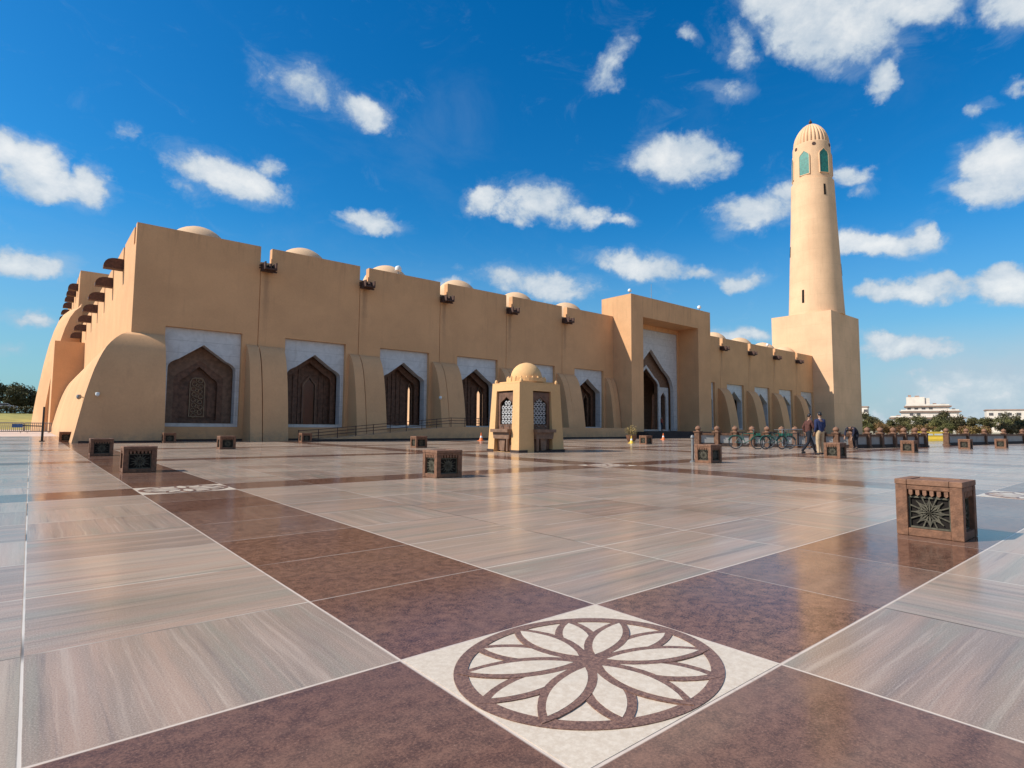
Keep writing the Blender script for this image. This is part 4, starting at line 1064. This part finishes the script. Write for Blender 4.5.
for i, (d_, a_, w_, h_, lab) in enumerate(((430, 8.4, 30, 12.6, 'long low pale building right of the hotel'), (440, 5.6, 7, 14.5, 'short pale block with flat roof behind the right trees'), (450, 3.6, 34, 12.8, 'low pale building at the far right edge'), (420, 18.4, 3, 15, 'thin pale block between tower and hotel'))):
    c = Vector((cos(RD(a_)), sin(RD(a_)), 0)) * d_; hsc = 1.0; T = thing('distant_building', c, lab, 'building', 'distant pale buildings')
    hc = c; m = MB(); hb(m, -w_ / 2, w_ / 2, 0, 12, 0, h_); m.build('wall', M_hotel, T); m = MB(); hb(m, -w_ / 2 - .4, w_ / 2 + .4, -.4, 12, h_ + .02, h_ + .6); m.build('roof', M_roofm, T)
    for k in range(max(1, int(w_ / 4))):
        m = MB(); hb(m, -w_ / 2 + 1 + k * 4, -w_ / 2 + 3 + k * 4, -.06, .1, h_ - 3, h_ - 1.4); m.build('window', M_hwin, T)

# ------------------------------------------------------------------ trees
def make_tree(seed, Ht, Wd, leaf, nl=2600):
    rr = random.Random(seed); T = thing('tree', (0, 0, 0), 'x', 'tree', 'x')
    tk = MB(); tk.tube((0, 0, 0), (0.1, 0, Ht * .4), Ht * .035, Ht * .022, 7)
    for i in range(6):
        a = rr.random() * 6.28; tk.tube((.1, 0, Ht * (.25 + .03 * i)), (Wd * .3 * cos(a), Wd * .3 * sin(a), Ht * (.55 + .25 * rr.random())), Ht * .014, Ht * .006, 5)
    tk.build('trunk', M_bark, T)
    cl = []
    for i in range(13):
        a = rr.random() * 6.28; q = rr.random() ** .6; z = Ht * (.3 + .6 * rr.random()); wz = 1 - abs(z / Ht - .55) * 1.3
        cl.append((Vector((Wd * .42 * q * cos(a) * wz, Wd * .42 * q * sin(a) * wz, z)), Wd * (.11 + .12 * rr.random())))
    m = MB()
    for i in range(nl):
        c, R_ = rr.choice(cl); d = Vector((rr.gauss(0, 1), rr.gauss(0, 1), rr.gauss(0, .75))).normalized() * R_ * (rr.random() ** .45) * (1.15 if rr.random() < .1 else 1)
        p_ = c + d; s_ = (.16 + .2 * rr.random()); u = Vector((rr.gauss(0, 1), rr.gauss(0, 1), rr.gauss(0, .6))).normalized() * s_; v = u.orthogonal().normalized(); v = Matrix.Rotation(rr.random() * 3, 3, u) @ v * s_ * .6
        m.add([p_ - u, p_ + v, p_ + u, p_ - v], [(0, 1, 2, 3)])
    m.build('crown', leaf, T)
    return T
protos = [make_tree(11, 7.5, 8, M_leafA), make_tree(12, 6.5, 8.5, M_leafB), make_tree(13, 8.5, 8, M_leafC), make_tree(14, 7, 9, M_leafA), make_tree(15, 5.2, 9, M_leafB), make_tree(16, 9.5, 7, M_leafC)]
usedp = set()
def plant(i, loc, rz, sc, lab, grp):
    p_ = protos[i]
    if i not in usedp:
        usedp.add(i); p_.location = loc; p_.rotation_euler = (0, 0, rz); p_.scale = sc; p_['label'] = lab; p_['group'] = grp; return p_
    o = dup(p_, loc, rz, lab, sc=sc); o['group'] = grp; return o
rr = random.Random(21)
kinds = ['olive green', 'dry brownish', 'dark green', 'olive green', 'dry brownish', 'dark green']
# right belt: azimuth 19.5 .. -6 deg
for row, (dist, n_, sc0) in enumerate(((150, 36, .5), (172, 34, .6), (200, 30, .72))):
    for i in range(n_):
        a = 20.5 - 27.5 * (i + rr.random() * .7) / n_
        k = rr.choice([1, 4, 4, 0, 1] if row == 0 else [0, 2, 3, 1] if row == 1 else [2, 5, 0, 3]); d_ = dist + rr.uniform(-7, 7); s_ = sc0 * rr.uniform(.72, 1.08)
        plant(k, (d_ * cos(RD(a)), d_ * sin(RD(a)), -.1), rr.random() * 6.28, (s_, s_, s_ * rr.uniform(.8, 1.0)), '%s tree in the %s row of the belt on the right' % (kinds[k], ['front', 'middle', 'back'][row]), 'trees right of the minaret, %s row %s' % (['front', 'middle', 'back'][row], kinds[k]))
# left belt: azimuth 89.5 .. 100, on the bank
for row, (dist, n_, sc0) in enumerate(((182, 12, .8), (200, 12, 1.05))):
    for i in range(n_):
        a = 87.5 + 13 * (i + rr.random() * .6) / n_; k = rr.choice([2, 5, 2] if row == 0 else [0, 5, 3]); s_ = sc0 * rr.uniform(.75, 1.05); d_ = dist + rr.uniform(-4, 4)
        plant(k, (d_ * cos(RD(a)), d_ * sin(RD(a)), 3.1), rr.random() * 6.28, (s_, s_, s_), '%s tree in the %s row beyond the grass bank on the left' % (kinds[k], ['front', 'back'][row]), 'trees left of the mosque, %s row %s' % (['front', 'back'][row], kinds[k]))
# hedge on the bank (one planted mass)
m = MB(); rr = random.Random(9)
for i in range(5000):
    x = rr.uniform(-40, 8); p_ = Vector((x, 164 + rr.uniform(-.8, .8), 3.1 + rr.random() ** .8 * 1.5)); u = Vector((rr.gauss(0, 1), rr.gauss(0, 1), rr.gauss(0, 1))).normalized() * .22; v = u.orthogonal().normalized() * .14
    m.add([p_ - u, p_ + v, p_ + u, p_ - v], [(0, 1, 2, 3)])
o = m.build('hedge', M_leafC); tag(o, 'dark clipped hedge along the top of the grass bank on the left', 'hedge')
def car(x, y, z, mt, lab):
    T = thing('parked_car', (x, y, z), lab, 'car', 'cars parked beyond the hedge')
    pr = [(-2.2, .3), (2.2, .3), (2.25, .75), (1.9, .95), (1.0, 1.02), (.4, 1.48), (-1.2, 1.5), (-1.9, 1.05), (-2.2, .95)]
    MB().prism([(a + x, b + z) for a, b in pr], [], XZ, y - .85, y + .85).build('car_body', mt, T, bevel=.05)
    MB().prism([(a + x, b + z) for a, b in [(.85, 1.03), (.35, 1.42), (-1.1, 1.43), (-1.65, 1.05)]], [], XZ, y - .86, y + .86).build('side_window', M_hwin, T)
    for wx in (-1.35, 1.35):
        for s_ in (-.85, .7): MB().tube((x + wx, y + s_, z + .32), (x + wx, y + s_ + .18, z + .32), .32, n=16).build('wheel', M_black, T)
car(-4.5, 173, 3.9, M_white, 'white car beyond the hedge, nearer the mosque'); car(-11.5, 174, 3.9, M_white, 'white car beyond the hedge, farther from the mosque')

# ------------------------------------------------------------------ sky, clouds, sun
sd = Vector((-1.05, .476, 1.0)).normalized()
el = math.asin(sd.z); az = math.atan2(sd.x, sd.y)
W = bpy.data.worlds.new('World'); S.world = W; W.use_nodes = True; W.node_tree.nodes.clear(); t = NT(W.node_tree); W.cycles.sampling_method = 'NONE'
sky = t.node('ShaderNodeTexSky', sky_type='NISHITA'); sky.sun_disc = False; sky.sun_elevation = el; sky.sun_rotation = az; sky.air_density = 1.0; sky.dust_density = .6; sky.ozone_density = 2.5
hs = t.node('ShaderNodeHueSaturation'); hs.inputs['Saturation'].default_value = 1.45; hs.inputs['Value'].default_value = 1.0; t.l.new(sky.outputs[0], hs.inputs['Color'])
skyc = t.mix(1.0, hs.outputs[0], (.6, 1.23, 1.3), 'MULTIPLY')
tc = t.node('ShaderNodeTexCoord').outputs['Generated']; x, y, z = t.sep(tc)
u = t.m('MULTIPLY', t.m('ARCTAN2', y, x), 180 / pi); v = t.m('MULTIPLY', t.m('ARCSINE', z), 180 / pi)
uv = t.xyz(u, v)
nz = t.node('ShaderNodeTexNoise'); t.put(nz.inputs['Vector'], tc); nz.inputs['Scale'].default_value = 16; nz.inputs['Detail'].default_value = 6; nz.inputs['Roughness'].default_value = .6
wv = t.node('ShaderNodeVectorMath', operation='SUBTRACT'); t.l.new(nz.outputs['Color'], wv.inputs[0]); wv.inputs[1].default_value = (.5, .5, .5)
uvw = t.vadd(uv, t.vmul(wv.outputs[0], (4.4, 3.0, 0)))
CL = [(91.4, 19.2, 2.5, 1.85, 147.0, 1), (89.5, 18.0, 2.37, 1.09, 169.0, 1), (87.0, 18.8, 1.57, 1.27, 112.0, 1), (92.9, 19.8, 1.79, 1.35, 108.0, 1), (77.5, 21.4, 4.53, 1.61, -167.0, 1.1), (73.9, 22.9, 1.23, 0.65, 168.0, 0.7), (71.5, 29.9, 3.66, 1.58, -176.0, 0.6), (65.1, 28.4, 2.54, 1.25, -173.0, 1.1), (68.5, 29.3, 2.53, 0.97, -174.0, 0.55), (64.4, 19.4, 3.42, 0.91, -174.0, 1), (90.7, 12.2, 2.75, 1.11, 168.0, 1), (90.4, 7.8, 1.41, 0.61, -177.0, 0.9), (91.6, 5.3, 1.02, 0.52, 174.0, 0.6), (53.0, 22.2, 1.95, 1.36, 178.0, 1.1), (47.5, 21.8, 4.3, 1.73, -173.0, 1.15), (42.7, 20.5, 2.83, 0.91, -178.0, 1), (39.2, 19.9, 1.58, 0.55, -177.0, 0.7), (47.8, 14.3, 5.68, 1.45, -172.0, 1), (37.3, 15.7, 5.85, 1.21, -169.0, 0.9), (31.6, 14.4, 3.12, 0.64, -176.0, 0.8), (27.9, 13.6, 2.1, 0.81, -175.0, 1), (33.3, 24.9, 4.58, 2.09, -173.0, 1.2), (31.5, 25.4, 2.35, 1.47, -169.0, 1.1), (26.6, 19.5, 4.44, 1.48, 176.0, 1), (24.3, 20.9, 1.87, 1.06, -168.0, 0.8), (19.2, 21.2, 1.71, 0.7, -167.0, 0.8), (18.1, 20.0, 1.06, 0.47, -167.0, 0.5), (20.0, 32.7, 5.19, 2.69, -155.0, 1.2), (23.2, 34.8, 3.89, 1.43, -165.0, 1.1), (14.3, 32.4, 5.31, 1.27, -168.0, 1.1), (20.1, 30.1, 2.76, 1.03, -164.0, 0.8), (16.4, 27.7, 1.28, 1.02, 62.0, 0.8), (7.4, 29.7, 1.92, 1.21, -145.0, 1), (10.7, 30.3, 1.22, 0.6, -155.0, 0.6), (39.9, 33.2, 2.21, 1.35, 130.0, 0.65), (32.4, 34.2, 1.26, 0.57, -170.0, 0.7), (27.8, 32.5, 2.0, 1.36, 68.0, 0.6), (28.4, 29.6, 2.04, 0.59, -162.0, 0.6), (8.8, 19.4, 3.04, 2.36, -142.0, 1.2), (10.1, 18.1, 2.62, 0.99, -165.0, 1.1), (9.5, 24.1, 0.95, 0.42, -177.0, 0.6), (7.4, 24.7, 0.76, 0.53, -142.0, 0.8), (16.1, 15.4, 3.28, 0.95, -170.0, 1.1), (14.2, 15.8, 1.01, 0.88, -133.0, 1.1), (19.0, 16.1, 1.9, 0.98, -169.0, 1), (14.5, 11.5, 2.85, 0.96, -172.0, 1.1), (13.4, 12.0, 1.33, 0.86, -168.0, 1), (17.3, 11.6, 1.45, 0.74, -172.0, 1), (8.6, 10.7, 2.43, 1.25, -169.0, 1.1), (11.3, 10.7, 2.0, 0.69, -172.0, 0.7), (8.9, 12.0, 1.17, 0.59, -168.0, 0.8), (14.7, 6.8, 4.17, 1.06, -176.0, 1.1), (16.8, 7.5, 1.84, 0.75, -175.0, 1), (10.7, 3.0, 9.12, 3.0, 168.0, 0.5), (28.6, 8.5, 2.99, 0.74, -172.0, 0.9), (56.4, 14.1, 1.81, 0.58, 178.0, 0.7), (80.2, 19.9, 1.65, 0.83, -172.0, 0.4), (84.8, 23.3, 1.02, 0.5, 162.0, 0.5),
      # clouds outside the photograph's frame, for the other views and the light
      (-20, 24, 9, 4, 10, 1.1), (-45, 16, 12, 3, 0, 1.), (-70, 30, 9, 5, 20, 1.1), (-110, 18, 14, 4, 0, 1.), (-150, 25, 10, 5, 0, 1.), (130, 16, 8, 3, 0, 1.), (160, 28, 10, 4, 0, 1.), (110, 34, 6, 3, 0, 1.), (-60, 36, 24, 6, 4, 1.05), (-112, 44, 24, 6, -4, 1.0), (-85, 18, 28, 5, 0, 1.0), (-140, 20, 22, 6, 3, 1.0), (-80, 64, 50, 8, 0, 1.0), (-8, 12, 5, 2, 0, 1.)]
cov = None; under = None
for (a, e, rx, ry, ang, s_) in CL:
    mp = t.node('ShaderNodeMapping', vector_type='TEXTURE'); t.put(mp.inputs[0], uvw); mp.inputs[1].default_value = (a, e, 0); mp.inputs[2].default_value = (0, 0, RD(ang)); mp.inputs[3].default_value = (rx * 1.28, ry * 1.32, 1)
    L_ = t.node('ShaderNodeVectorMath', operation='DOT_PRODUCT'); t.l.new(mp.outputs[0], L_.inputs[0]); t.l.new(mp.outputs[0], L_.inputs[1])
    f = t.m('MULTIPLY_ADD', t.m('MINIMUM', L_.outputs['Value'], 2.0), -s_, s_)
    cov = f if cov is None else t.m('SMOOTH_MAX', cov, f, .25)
n1 = t.noise(t.vmul(tc, (1, 1, 1.3)), 15, 9, .64, .15); n2 = t.noise(t.vmul(tc, (1, 1, 1.4)), 9, 5, .6)
dn = t.m('ADD', cov, t.m('MULTIPLY', t.m('SUBTRACT', n1, .5), 2.3))
dens = t.ramp(dn, .05, .95)
# thin high veil
veil = t.m('MULTIPLY', t.ramp(t.noise(t.vmul(tc, (1, 1, 2.2)), 3.2, 8, .65, .6), .5, .8), .07)
wis = t.m('MULTIPLY', t.ramp(t.m('ADD', cov, t.m('MULTIPLY', t.m('SUBTRACT', t.noise(t.vmul(tc, (1, 1, 1.8)), 11, 9, .7, .8), .5), 3.2)), -.25, 1.4), .36)
veil = t.m('MAXIMUM', veil, wis)
low = t.m('MULTIPLY', t.m('MULTIPLY', t.ramp(v, 9.5, 4), t.ramp(u, 26, 12)), t.ramp(n2, .25, .6, .55, .85))
veil = t.m('MAXIMUM', veil, low)
dens = t.m('MAXIMUM', dens, veil)
dens = t.m('MINIMUM', dens, .93)
cc = t.mix(t.ramp(t.m('ADD', dn, t.m('MULTIPLY', t.m('SUBTRACT', n2, .5), 1.2)), .35, 1.7), (4.2, 5.1, 6.0), (8.0, 8.1, 8.0))
# horizon haze of the lower sky
hz = t.m('MULTIPLY', t.ramp(v, 20, -2, smooth=True), .8)
skyc = t.mix(hz, skyc, (2.6, 3.9, 4.9))
col = t.mix(dens, skyc, cc)
bg = t.node('ShaderNodeBackground'); bg.inputs[1].default_value = .1; t.l.new(col, bg.inputs[0]); wo = t.node('ShaderNodeOutputWorld'); t.l.new(bg.outputs[0], wo.inputs[0])

sl = bpy.data.lights.new('sun', 'SUN'); sl.energy = 5.0; sl.angle = RD(.5); sl.color = (1.0, .95, .86)
so = bpy.data.objects.new('sun', sl); C.objects.link(so); so.rotation_euler = (-sd).to_track_quat('-Z', 'Y').to_euler(); so.location = (-30, 10, 40)

S.view_settings.view_transform = 'Standard'; S.view_settings.look = 'None'; S.view_settings.gamma = 1; S.view_settings.exposure = 0.2; S.view_settings.use_curve_mapping = False
S.render.engine = 'CYCLES'; S.cycles.max_bounces = 5; S.cycles.diffuse_bounces = 4; S.cycles.glossy_bounces = 3
